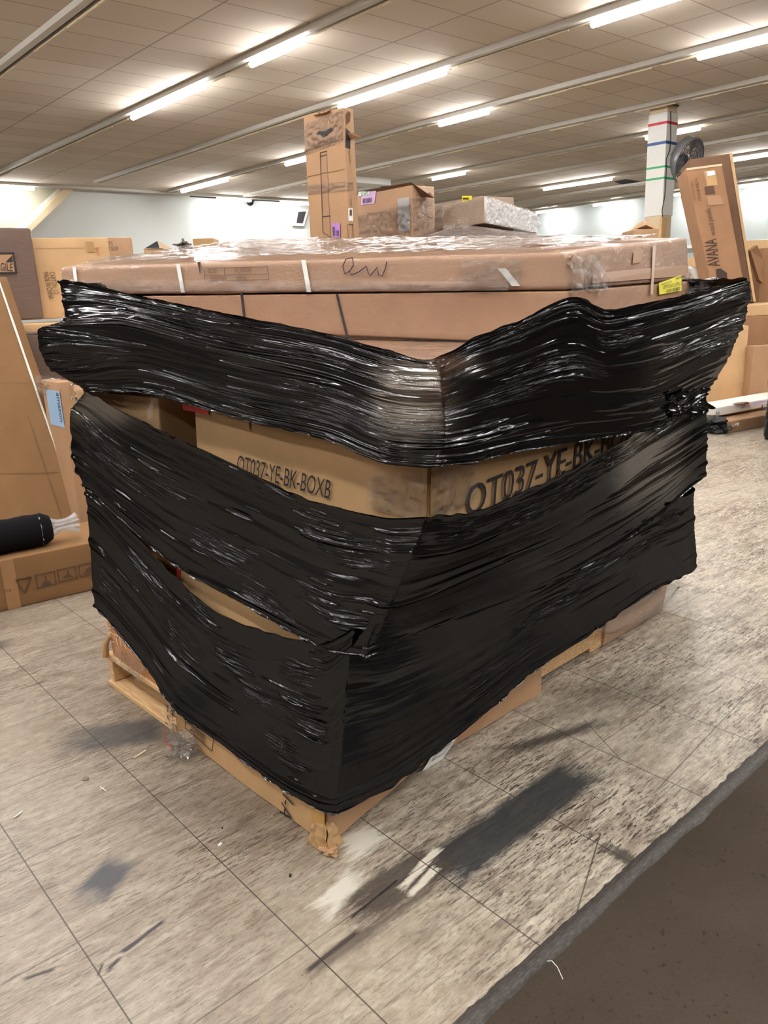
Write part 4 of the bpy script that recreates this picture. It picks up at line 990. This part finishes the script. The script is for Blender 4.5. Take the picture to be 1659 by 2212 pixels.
u0, v0 = FR.st(153, 885); u1, v1 = FR.st(178, 853); lb = patch(FR, u0, v0, u1, v1, 'barcode_label', M['white'], r, .004); bars(FR, u0+.03*(u1-u0)*3, v0+.2*(v1-v0), u1-.1*(u1-u0), v1-.1*(v1-v0), 'barcode', M['ink'], lb, 9, False, .006, 4)

group_boxes('cartons stored at the left')
# ------------------------------------------------------------------ things behind the load
b_, t_ = pxbox((742, 232), 5.0, math.radians(4), 763, 655, 0.0)
t_[3] = t_[3]+np.array([0, 0, .02])
r, FL, FR = carton('tall_carton', 'tall narrow carton with filmed top standing behind the load', 'box', b_, t_, M['kraft'], seed=31)
M['clearcoat'] = board('cardboard_under_tape', srgb(172, 134, 104), 1.0, cl=45)
def band_px(face, q0, q1, q2, q3, name, mat, off=.004): return mk(name, [face.P(*face.st(*q), off) for q in (q0, q1, q2, q3)], [(0, 1, 2, 3)], mat, r)
crinkle_sheet('film_cap', *[FL.P(*FL.st(*q), .003) for q in ((659, 335), (741, 306), (656, 268), (741, 235))], .010, M['clear'], r, 30, 3, 22)
crinkle_sheet('film_belt', *[FL.P(*FL.st(*q), .003) for q in ((662, 421), (745, 412), (661, 400), (745, 391))], .008, M['clear'], r, 34, 6, 30)
crinkle_sheet('film_belt', *[FR.P(*FR.st(*q), .003) for q in ((746, 412), (764, 412), (746, 391), (763, 391))], .006, M['clear'], r, 16, 7, 30)
band_px(FL, (658, 328), (741, 300), (741, 296), (658, 324), 'crease', M['brown']); band_px(FL, (660, 383), (744, 366), (744, 364), (660, 381), 'crease', M['brown'])
band_px(FL, (698, 510), (714, 516), (705, 325), (692, 330), 'centre_tape', plain('flat_tape', srgb(158, 120, 88), .5)); 
for qa, qb in (((692, 330), (706, 326)), ((692, 338), (706, 334)), ((698, 468), (713, 466)), ((692, 330), (698, 502)), ((698, 502), (714, 512))):
    MB().tube([FL.P(*FL.st(*qa), .006), FL.P(*FL.st(*qb), .006)], .0025, 6).build('printed_line', M['inkbrown'], r)
lb = band_px(FL, (719, 513), (735, 513), (735, 482), (717, 482), 'purple_label', M['purple'], .006)
f2 = Face(*[FL.P(*FL.st(*q), .007) for q in ((719, 513), (735, 513), (717, 482), (735, 482))]); bars(f2, .12, .1, .42, .75, 'printed_lines', M['ink'], lb, 5, True, .002, 2); bars(f2, .55, .1, .9, .5, 'printed_lines', M['ink'], lb, 5, True, .002, 3)
text_px(FL, 'Ladder Shelf Decor', (678, 318), (728, 306), .03, M['inkbrown'], r, off=.006)
poly(FL, [FL.st(*q) for q in ((684, 290), (690, 282), (700, 284), (716, 276), (719, 280), (706, 292), (698, 296), (692, 290))], 'printed_mark', M['ink'], r, .006)
band_px(FR, (746, 318), (757, 322), (757, 286), (747, 276), 'torn_hole', M['ink'])
poly(FR, [FR.st(*q) for q in ((748, 270), (756, 262), (757, 244), (752, 240), (747, 248))], 'printed_mark', M['inkbrown'], r, .005)
mk('torn_flap', [FR.P(*FR.st(750, 288), .004), FR.P(*FR.st(757, 302), .004), FR.P(*FR.st(757, 305), .12), FR.P(*FR.st(752, 290), .06)], [(0, 1, 2, 3)], M['brown'], r)
lb = band_px(FR, (753, 477), (763, 477), (762, 450), (752, 450), 'white_label', M['white'])
bc = band_px(FR, (755, 466), (760, 466), (760, 453), (755, 453), 'barcode', M['inkbrown'], .006); bc.parent = lb
text_px(FR, 'Metal Frame', (752, 325), (755, 352), .02, M['inkbrown'], r, off=.005); text_px(FR, 'ITEM', (756, 430), (757, 445), .014, M['inkbrown'], r, off=.005)
fq = [FR.st(*q) for q in ((752, 517), (763, 515), (762, 484), (751, 484))]
for i in range(4): MB().tube([FR.P(*fq[i], .005), FR.P(*fq[(i+1) % 4], .005)], .002, 6).build('printed_line', M['inkbrown'], r)
crumple('crushed_top', t_[0]*.5+t_[3]*.5-np.array([0, 0, .01]), .03, M['kraft'], r, 2, (.8, 3.0, .35), 3, .6)
# filmed cartons to its right
b_, t_ = pxbox((888, 400), 5.6, AX, 938, 745, 0.0)
r, FL, FR = carton('carton', 'large filmed carton with a violet label behind the load, right of the tall narrow carton', 'box', b_, t_, M['wraptan'], seed=32)
fv = [(780, 443), (809, 440), (813, 412), (782, 416)]
lb = band_px(FL, *fv, 'violet_label', M['violet'], .006); f2 = Face(*[FL.P(*FL.st(*q), .007) for q in (fv[0], fv[1], fv[3], fv[2])])
band_px(FL, (774, 424), (798, 421), (799, 413), (776, 415), 'paper_slip', M['white'], .008)
text_px(FL, 'SAS', (797, 414), (781, 416), -.0001+.024, M['greenpaint'], r, off=.010); bars(f2, .15, .12, .8, .5, 'barcode', plain('violet_ink', srgb(70, 50, 90)), lb, 12, True, .003, 6)
band_px(FL, (862, 500), (886, 500), (884, 425), (858, 430), 'foil_patch', plain('shiny_tape', srgb(188, 186, 188), .15))
crinkle_sheet('loose_film', *[FL.P(*FL.st(*q), .006) for q in ((770, 520), (888, 520), (770, 465), (888, 440))], .014, M['clear'], r, 40, 2, 14)
crinkle_sheet('loose_film', *[FR.P(*FR.st(*q), .006) for q in ((889, 520), (936, 520), (889, 425), (936, 430))], .014, M['clear'], r, 26, 3, 14)
fl0, fl1 = t_[0], t_[1]; mk('open_flap', [t_[0]+np.array([-.02, .5, .02]), t_[0]+np.array([0, 0, .02]), at(938, 428, 5.62), at(915, 396, 5.9)], [(0, 1, 2, 3)], M['dkbrown'], r)
b_, t_ = pxbox((1038, 423), 5.9, math.radians(-6), 1110, 925, 0.0)
r, FL, FR = carton('carton', 'grey brown filmed carton with a yellow label behind the load', 'box', b_, t_, M['wrapgrey'], seed=33)
ys = [(999, 440), (1020, 440), (1020, 423), (998, 423)]; lb = band_px(FL, *ys, 'yellow_label', M['yellow'], .006); f2 = Face(*[FL.P(*FL.st(*q), .007) for q in (ys[0], ys[1], ys[3], ys[2])]); bars(f2, .1, .55, .7, .85, 'printed_lines', M['ink'], lb, 3, False, .002, 2); patch(f2, 0, .44, 1, .48, 'printed_line', M['ink'], lb, .002)
crinkle_sheet('loose_film', *[FL.P(*FL.st(*q), .006) for q in ((930, 520), (1036, 520), (930, 440), (1036, 440))], .014, M['clear'], r, 36, 12, 14)
F0, R0, F1, R1 = at(1046, 482, 5.5), at(1160, 504, 6.6), at(1046, 424, 5.5), at(1161, 461, 6.6); kk = np.array([.15, .55, 0])
r, FL, FR = carton('long_carton', 'long pale filmed carton sloping down to the right behind the load', 'box', [F0, R0, R0+kk, F0+kk], [F1, R1, R1+kk, F1+kk], M['wrapgrey'], seed=34)
crinkle_sheet('loose_film', FR.P(0, 0, .01), FR.P(1, 0, .01), FR.P(0, 1, .01), FR.P(1, 1, .01), .02, M['frost'], r, 40, 4, 16)
F1, R1, L1 = at(1000, 484, 5.3), at(1168, 507, 6.2), at(870, 524, 5.0); kk = np.array([.3, .8, 0])
lowf = lambda p: np.array([p[0], p[1], .0])
r, FL, FR = carton('carton', 'dark filmed carton under the sloping long carton', 'box', [lowf(F1), lowf(R1), lowf(R1+kk), lowf(L1)], [F1, R1, R1+kk, L1], M['wrapdark'], seed=35)

def opencarton(label, x0, x1, yt, dep, mat, seed, flap=None):
    r, FL, FR = front('carton', label, (x0, yt), dep, x1, mat, seed=seed, wl=.35)
    return r, FL, FR
r, FL, FR = opencarton('small open carton showing a dark mouth beyond the load, left', 310, 347, 537, 8.2, M['tan'], 41)
T = [np.array([*FR.P(0, 1, 0)]), FR.P(1, 1, 0)]; up = np.array([0, 0, 1.0])
ap = at(340, 520, 8.35)
mk('open_flap', [FR.P(1, 1, 0), ap, at(378, 540, 8.4)], [(0, 1, 2)], M['tan2'], r); mk('dark_mouth', [FR.P(.1, 1.0, .02), FR.P(.97, 1.0, .02), ap], [(0, 1, 2)], M['void'], r)
opencarton('small square carton beyond the load, left of the tall narrow carton', 416, 460, 516, 9.0, M['tan'], 42)
r, FL, FR = opencarton('low carton with a peaked lid beyond the load', 452, 532, 535, 8.0, M['kraft'], 43)
mk('peaked_lid', [FR.P(0, 1, 0), FR.P(1, 1, 0), at(488, 522, 8.2), ], [(0, 1, 2)], M['tan'], r)
r = root('twisted_film', at(395, 536, 3.3), 'dark twisted tuft of film sticking up on the far edge of the strapped carton', 'plastic scrap')
MB().tube([at(q[0], q[1], 3.3) for q in ((388, 537), (393, 529), (396, 522), (395, 516))], [.012, .009, .006, .005], 8).build('twisted_stem', M['slot'], r, True)
crumple('crumpled_base', at(396, 531, 3.3), .03, M['slot'], r, 3, (1.2, 1, .5), 3, .8)
# crumpled kraft sack behind the right end
b_, t_ = pxbox((1368, 496), 5.2, CAMR, 1424, None, 0.0, wl=.25)
r, FL, FR = carton('paper_sack', 'crumpled kraft paper sack top showing at the foot of the pillar', 'sack', b_, t_, M['kraft'], seed=44)
V = [at(*q, 5.25) for q in ((1364, 498), (1376, 487), (1388, 478), (1396, 475), (1404, 480), (1412, 486), (1424, 499))]; kk = np.array([.12, .1, 0])
mk('crumpled_mouth', V+[v+kk*(1+.4*(-1)**i) for i, v in enumerate(V)]+[at(1396, 486, 5.18)], [(i, i+1, 14) for i in range(6)]+[(i, i+7, i+8, i+1) for i in range(6)]+[(6, 0, 14)], M['kraft'], r)

group_boxes('cartons stored behind the load')
# ------------------------------------------------------------------ pillar, fan, cameras
px0, py0, pw = 14.12, 8.05, .345
r = root('pillar', (px0+pw/2, py0+pw/2, 0), 'white square pillar with red, blue and green stripes', 'pillar')
MB().box(px0, px0+pw, py0, py0+pw, .0, CZ-.003).build('shaft', M['cream'], r)
zA = onx(1400, 468, px0)[2]; zBt = onx(1401, 250, px0)[2]
MB().box(px0-.012, px0+pw+.012, py0-.012, py0+pw+.012, zA, zBt).build('white_wrap', M['whitepaint'], r)
def stripe(y, h, mat):
    z = onx(1400, y, px0)[2]; MB().box(px0-.016, px0+pw+.016, py0-.016, py0+pw+.016, z-h/2, z+h/2).build('stripe', mat, r)
stripe(272, .045, M['redpaint']); stripe(314, .05, M['bluepaint']); stripe(365, .035, M['greenpaint']); stripe(389, .035, M['greenpaint'])
MB().box(px0-.02, px0+pw+.02, py0-.02, py0+pw+.02, CZ-.03, CZ-.002).build('collar', M['slot'], r)
fx = lambda x, y, d=0.0: onx(x, y, px0+pw+.2+d)
r = root('wall_fan', fx(1480, 345), 'grey drum fan mounted on the pillar', 'fan')
cF = fx(1482, 346); imr, imd = _r, _d
axv = .78*(imr*.74+imd*.67)-.62*_w*1.0; axv = axv/np.linalg.norm(axv)
up_ = np.cross(axv, imr*.6+imd*(-.8)); up_ /= np.linalg.norm(up_); sd_ = np.cross(up_, axv); RF = .40
def ring(c, rad, rt, n=40):
    pts = [c+rad*(sd_*math.cos(2*math.pi*i/n)+up_*math.sin(2*math.pi*i/n)) for i in range(n+1)]
    return MB().tube(pts, rt, 8, False)
V = []; n = 40
for k, (o_, rad) in enumerate(((-.085, RF*.93), (-.07, RF), (.07, RF), (.085, RF*.96), (.07, RF*.94), (-.07, RF*.94))):
    for i in range(n): a = 2*math.pi*i/n; V.append(cF+axv*o_+rad*(sd_*math.cos(a)+up_*math.sin(a)))
mk('drum', V, [(k*n+i, k*n+(i+1) % n, ((k+1) % 6)*n+(i+1) % n, ((k+1) % 6)*n+i) for k in range(6) for i in range(n)], M['steel'], r, True)
for s_ in (-1, 1):
    mb = ring(cF+axv*.10*s_, RF*.9, .006)
    for q in (.25, .45, .65, .8): g = ring(cF+axv*.11*s_, RF*q, .004); mb.add(g.V, g.F)
    for i in range(10):
        a = math.pi*2*i/10; mb.tube([cF+axv*.115*s_, cF+axv*.10*s_+RF*.93*(sd_*math.cos(a)+up_*math.sin(a))], .004, 6)
    mb.build('guard', M['dsteel'], r)
for i in range(3):
    a0 = 2*math.pi*i/3; q = lambda a, rad, o_: cF+axv*o_+rad*(sd_*math.cos(a)+up_*math.sin(a))
    mk('blade', [q(a0, .08, -.04), q(a0+.9, .08, .04), q(a0+1.1, RF*.86, .04), q(a0+.55, RF*.9, 0), q(a0, RF*.84, -.05)], [(0, 1, 2, 3, 4)], M['steel'], r)
MB().tube([cF-axv*.26, cF-axv*.12, cF-axv*.02], [.06, .085, .085], 16).build('motor', M['dsteel'], r, True)
pm = np.array([px0+pw+.02, py0+.12, onx(1440, 372, px0+pw)[2]])
MB().tube([pm+np.array([-.003, 0, .13]), pm+np.array([.1, 0, .05]), cF-axv*.2], .025, 10).tube([pm+np.array([-.003, 0, -.10]), pm+np.array([.1, 0, 0]), cF-axv*.18], .022, 10).build('bracket', M['steel'], r)
MB().box(pm[0]-.018, pm[0]+.03, pm[1]-.06, pm[1]+.06, pm[2]-.16, pm[2]+.2).build('mount_plate', M['black'], r)
cabp = [(1449, 240), (1449, 300), (1447, 325), (1440, 342), (1439, 380), (1438, 400), (1436, 425), (1430, 455), (1432, 475), (1430, 494)]
o = MB().tube([ony(x, y, py0-.03) for x, y in cabp], .008, 8).build('cable', M['black'], None, True); tag(o, 'thin black cable running down the right side of the pillar', 'cable')
V = ony(1427, 470, py0-.06); V2 = ony(1438, 468, py0-.06)
o = MB().box(V[0], V2[0], py0-.09, py0-.045, 0, V[2]).build('wood_post', M['wood']); tag(o, 'pale wooden post against the right side of the pillar foot', 'post')
def dome(x, y, rad, label):
    p = onz(x, y-3, CZ-.004); r = root('dome_camera', p, label, 'security camera')
    MB().tube([p, p-np.array([0, 0, .05])], [rad*1.1, rad], 24).build('base', M['dsteel'], r, True)
    pts = [p-np.array([0, 0, .05+rad*.9*math.sin(a)]) for a in np.linspace(0, 1.5, 9)]
    MB().tube(pts, [rad*.92*math.cos(a) for a in np.linspace(0, 1.5, 9)], 24).build('dome', M['dome'], r, True)
dome(828, 394, .16, 'dark dome camera on the ceiling right of the tall narrow carton'); dome(540, 436, .13, 'dark dome camera between two lamps above the left wall')
p = onz(770, 385, CZ); o = MB().box(p[0]-.55, p[0]+1.0, p[1]-.3, p[1]+.3, CZ-.16, CZ-.004).build('ceiling_box', M['whitepaint']); tag(o, 'white box under the ceiling beside the dome camera right of the tall carton', 'box')
# wall speaker
r = root('wall_speaker', ony(645, 470, WY+.2), 'white framed wall unit with dark slanted face on the left wall', 'speaker')
q = [ony(x, y, WY+.24) for x, y in ((631, 488), (653, 489), (657, 455), (630, 456))]; kk = np.array([0, -.25, 0]); q2 = [p+kk*(1 if i > 1 else .4) for i, p in enumerate(q)]
mk('frame', q+q2, BOXF, M['whitepaint'], r)
ctr = sum(q2)/4; mk('dark_face', [ctr+(p-ctr)*np.array([.62, 1, .8])+np.array([0, -.012, 0]) for p in q2], [(0, 1, 2, 3)], M['dsteel'], r)

# ------------------------------------------------------------------ things on the right
def lean(label, tl, tr, br, bl, dt, db, thick, mat, seed, name='tall_carton'):
    b_ = [at(*bl, db), at(*br, db)]; t_ = [at(*tl, dt), at(*tr, dt)]
    n_ = np.cross(b_[1]-b_[0], t_[0]-b_[0]); n_ /= np.linalg.norm(n_); n_ = -n_ if n_@_w < 0 else n_
    kk = n_*thick
    return carton(name, label, 'box', [b_[0], b_[1], b_[1]+kk, b_[0]+kk], [t_[0], t_[1], t_[1]+kk, t_[0]+kk], mat, seed=seed)
DR = 9.6
r, FL, FR = lean('tall carton printed AVANA leaning left at the right edge', (1482, 364), (1559, 354), (1614, 652), (1545, 655), DR, DR, .3, M['brown'], 51)
M['inkdk'] = plain('dark_brown_ink', srgb(58, 40, 30), .8)
text_px(FR, 'AVANA', (1555, 574), (1547, 515), .15, M['inkdk'], r, off=.01); text_px(FR, 'wood panels', (1546, 508), (1534, 450), .07, M['inkbrown'], r, off=.01)
poly(FR, [FR.st(*q) for q in ((1546, 582), (1556, 580), (1570, 590), (1571, 604), (1549, 606))], 'shield_mark', M['inkdk'], r, .01)
st_ = [FR.st(*q) for q in ((1524, 401), (1546, 397), (1548, 371), (1521, 372))]; 
poly(FR, [FR.st(*q) for q in ((1528, 402), (1550, 400), (1545, 367), (1520, 370))], 'clear_pouch', M['tan'], r, .006)
poly(FR, [FR.st(*q) for q in ((1528, 381), (1545, 378), (1543, 369), (1526, 371))], 'white_label', M['white'], r, .01)
poly(FR, [FR.st(*q) for q in ((1524, 420), (1545, 418), (1541, 402), (1521, 404))], 'printed_square', M['inkbrown'], r, .008)
poly(FR, [FR.st(*q) for q in ((1530, 444), (1563, 442), (1556, 422), (1526, 424))], 'brown_tape', M['tape'], r, .008)
text_px(FR, 'DIMENSIONS', (1504, 432), (1497, 390), .04, plain('red_ink', srgb(140, 80, 60)), r, off=.01); text_px(FR, 'COLOUR WIDTH', (1515, 434), (1507, 386), .04, M['inkbrown'], r, off=.01)
patch(FR, 0, .985, 1, 1.0, 'worn_edge', M['cream'], r, .006)
r, FL, FR = lean('taller carton leaning close behind the AVANA carton', (1489, 344), (1581, 331), (1632, 652), (1556, 655), DR+.42, DR+.36, .3, M['dkbrown'], 52)
patch(FR, .93, 0, 1, 1, 'pale_edge', M['tan2'], r, .012)
R3 = front('carton', 'wide brown carton at the right edge under the pale flat carton', (1535, 688), 9.3, 1790, M['brown'], seed=53, wl=.8, ang=CAMR+.10)
front('flat_carton', 'pale flat carton on the wide brown carton, carrying the AVANA carton', (1538, 662), 9.32, 1785, M['tan2'], z0=at(1535, 688, 9.3)[2]+.004, seed=64, wl=.78, ang=CAMR+.10)
front('carton', 'tall pale panel carton standing right of the black film', (1545, 706), 9.0, 1618, M['tan2'], seed=54, wl=.14, ang=CAMR-.1)
b_, t_ = pxbox((1627, 748), 8.9, math.radians(-30), 1700, 1612, 0.0)
carton('carton', 'brown carton at the right edge beside the tall pale panel', 'box', b_, t_, M['kraft'], seed=55)
front('carton', 'pale orange carton behind the left side of the AVANA carton', (1502, 556), 11.5, 1560, M['tan2'], seed=56)
front('carton', 'greyish filmed carton low behind the AVANA carton', (1493, 588), 10.8, 1560, M['wrapgrey'], seed=57)
r = root('tape_roll', at(1497, 600, 10.2), 'white curved plastic edge beside the top right end of the load', 'plastic scrap')
MB().tube([at(1484+24*math.sin(a), 612-34*math.cos(a), 10.2) for a in np.linspace(.1, 1.7, 12)], [.02+.03*math.sin(i/11*math.pi) for i in range(12)], 8).build('curved_sheet', M['strap'], r, True)
front('carton', 'orange carton at the right edge behind the leaning cartons', (1604, 520), 12.0, 1720, M['tan2'], seed=58)
front('carton', 'filmed carton at the right edge between the leaning carton and a brown flap', (1612, 577), 11.0, 1700, M['wrapgrey'], seed=59)
b_, t_ = pxbox((1648, 536), 10.2, CAMR, 1740, None, 0.0, wl=.5)
r, FL, FR = carton('carton', 'tall brown carton cut by the right edge with a flap open to the left', 'box', b_, t_, M['brown'], seed=60)
V = [at(1648, 612, 10.2), at(1648, 560, 10.2), at(1636, 530, 10.0), at(1621, 541, 10.0), at(1640, 604, 10.1)]; kk = np.array([.03, .06, .0])
mk('open_flap', V+[v+kk for v in V], [(0, 1, 2, 3, 4), (9, 8, 7, 6, 5)]+[(i, (i+1) % 5, (i+1) % 5+5, i+5) for i in range(5)], M['brown'], r)
# pale long box and flattened cardboard on the floor
F_ = onz(1570, 933); aw = math.atan2(*(onz(1659, 917)-F_)[1::-1])
def sheet(label, x0, y0, wr, wl, z0, z1, mat, seed):
    p = onz(x0, y0); b_, t_ = quad(p[:2], aw, wr, wl, z0, z1); return carton('flat_carton', label, 'box', b_, t_, mat, seed=seed, amp=.008)
sheet('crumpled brown carton lying on the floor under the white printed box', 1572, 936, 2.6, .5, .001, .12, M['kraft'], 61)
b_, t_ = quad(onz(1520, 938)[:2]+np.array([.1, .12]), aw, 2.9, .6, .125, .15); r, FL, FR = carton('flat_carton', 'flattened pale cardboard under the white printed box', 'box', b_, t_, M['tan2'], seed=62, amp=.01)
dW = (onz(1545, 938)-EYE)@_w+.15
A0, A1 = at(1545, 906, dW), at(1760, 878, dW+1.0); zW = .153
A0[2] = zW; A1[2] = zW
ew = (A1-A0)/np.linalg.norm(A1-A0); nw = np.array([-ew[1], ew[0], 0]); hW = at(1545, 880, dW)[2]-zW; hv_ = np.array([0, 0, hW])
b_ = [A0, A1, A1+nw*.32, A0+nw*.32]
M['whitebox'] = board('white_carton', srgb(228, 222, 214), 0.15, dark=.92)
r, FL, FR = carton('long_carton', 'long white box with black letters and a red mark lying at right', 'box', b_, [q+hv_ for q in b_], M['whitebox'], seed=63)
text_px(FR, 'LY', (1644, 885), (1664, 883), hW*.62, M['ink'], r, off=.008); text_px(FR, 'NI', (1546, 897), (1553, 896), hW*.45, M['ink'], r, off=.008)
text_px(FR, 'EZPOLE', (1601, 882), (1620, 879), hW*.38, plain('dull_red_ink', srgb(150, 74, 70)), r, off=.008)
poly(FR, [FR.st(*q) for q in ((1606, 874), (1618, 872), (1616, 868), (1608, 869))], 'red_mark', M['redpaint'], r, .008)
for x, mt in ((1600, M['greytrim']), (1640, plain('dull_purple', srgb(150, 120, 150)))):
    p = at(x, 868, dW+.2); p[2] = zW+hW+.003
    mb = MB(); mb.add([p+ew*.13*math.cos(a)+nw*.045*math.sin(a) for a in np.linspace(0, 6.28, 21)[:-1]], [tuple(range(20))]); mb.build('printed_oval', mt, r)
r = root('plastic_scrap', onz(1548, 940), 'dark torn film and cardboard scraps on the floor left of the white box', 'plastic scrap')
crumple('crumpled_film', onz(1542, 935)+np.array([0, 0, .06]), .13, M['black'], r, 3, (1, 1, .5), 4, .8)
crinkle_sheet('torn_film', onz(1545, 930)+np.array([0, 0, .12]), onz(1590, 938)+np.array([0, 0, .05]), onz(1530, 900)+np.array([0, 0, .05]), onz(1575, 905)+np.array([0, 0, .05]), .06, M['frost'], r, 16, 3, 8)
group_boxes('cartons stored at the right')
# black wrapped load at the right edge
pB = onz(1648, 952); b_, t_ = quad(pB[:2], CAMR-.50, .9, .9, .004, .62)
r = root('wrapped_load', (*pB[:2], 0), 'black film wrapped load cut by the right edge', 'pallet load')
t = NT('bin_black_film'); p = t.geo(); nb = t.bump(t.noise(t.mapv(p, (2, 2, 14)), 4, 4), .7, .03); t.prin(Base_Color=(.004, .004, .006), Roughness=.12, Normal=nb); M['film2'] = t.m
body('wrapped_body', b_, t_, M['film2'], r, amp=.02, bv=.05, seed=7); 
t2 = [q*1.0 for q in t_]; body('clear_film_top', [q+np.array([0, 0, .002]) for q in t_], [q+np.array([0, 0, .22]) for q in t_], board('silver_film_carton', srgb(150, 140, 132), 1.0, cl=6), r, amp=.02, bv=.05, seed=8)

# ------------------------------------------------------------------ litter on the floor
def chip(x, y, label, cat, L, w, ang, mat, name='wood_chip', h=.004):
    p = onz(x, y); e = np.array([math.cos(ang), math.sin(ang), 0]); n_ = np.array([-e[1], e[0], 0])
    V = [p+e*L*a+n_*w*b+np.array([0, 0, .0005+h*c]) for c in (0, 1) for a, b in ((-.5, -.3), (.4, -.5), (.5, .4), (-.4, .3))]
    tag(mk(name, V, BOXF, mat), label, cat)
chip(302, 1631, 'pale wood splinter on the floor left of the crushed carton corner', 'wood chip', .06, .008, .3, M['cream'])
chip(475, 1826, 'small white paper chip on the floor in front of the load', 'paper chip', .014, .008, .2, M['white'], 'paper_chip')
chip(40, 1761, 'thin pale splinter on the floor at the left edge', 'wood chip', .035, .004, .4, M['white'])
r = root('red_string', onz(371, 1622), 'red string with a red tag hanging from the pallet edge at left', 'string')
a_ = onz(371, 1622); b2 = np.array([1.035, 2.44, .03])
MB().tube([b2, (a_+b2)/2+np.array([-.012, 0, .01]), a_+np.array([0, 0, .004])], .0012, 6).build('thread', M['red'], r)
MB().tube([a_+(b2-a_)*.3+np.array([0, 0, .003]), a_+(b2-a_)*.12+np.array([0, 0, .003]), a_+np.array([0, 0, .005])], [.002, .006, .003], 8).build('tag', M['red'], r)
r = root('plastic_scrap', onz(395, 1632), 'crumpled clear film tuft on the floor beside the crushed carton', 'plastic scrap')
crumple('crumpled_film', onz(395, 1632)+np.array([0, 0, .03]), .045, M['clear'], r, 6, (1, 1, .7), 4, 1.0)
o = MB().tube([onz(217, 1701)+np.array([0, 0, .003]), onz(222, 1706)+np.array([0, 0, .005]), onz(230, 1711)+np.array([0, 0, .002])], .0015, 6).tube([onz(216, 1708)+np.array([0, 0, .003]), onz(222, 1706)+np.array([0, 0, .006]), onz(226, 1704)+np.array([0, 0, .003])], .0015, 6).build('straw_bit', M['white']); tag(o, 'tiny white crossed straw bit on the floor at left', 'straw')
o = MB().tube([onz(1182, 2076)+np.array([0, 0, .0]), onz(1192, 2080)+np.array([0, 0, .006]), onz(1204, 2092)+np.array([0, 0, .004]), onz(1216, 2115)+np.array([0, 0, .0])], .001, 6).build('white_thread', M['white']); tag(o, 'loose white thread on the dark carpet', 'thread')
o = MB().tube([onz(185, 1683)+np.array([0, 0, .0004]), onz(185, 1683)+np.array([0, 0, .003])], .011, 18).build('floor_plug', plain('worn_brass', srgb(120, 108, 88), .5, .4)); tag(o, 'small round metal plug set in the floor at left', 'plug')
chip(627, 1893, 'black rubber crumb on the floor below the load corner', 'crumb', .010, .008, .9, M['black'], 'rubber_crumb')
chip(480, 1790, 'tiny black crumb on the floor left of the white chip', 'crumb', .005, .004, .9, M['black'], 'rubber_crumb')
print('part3 ok')
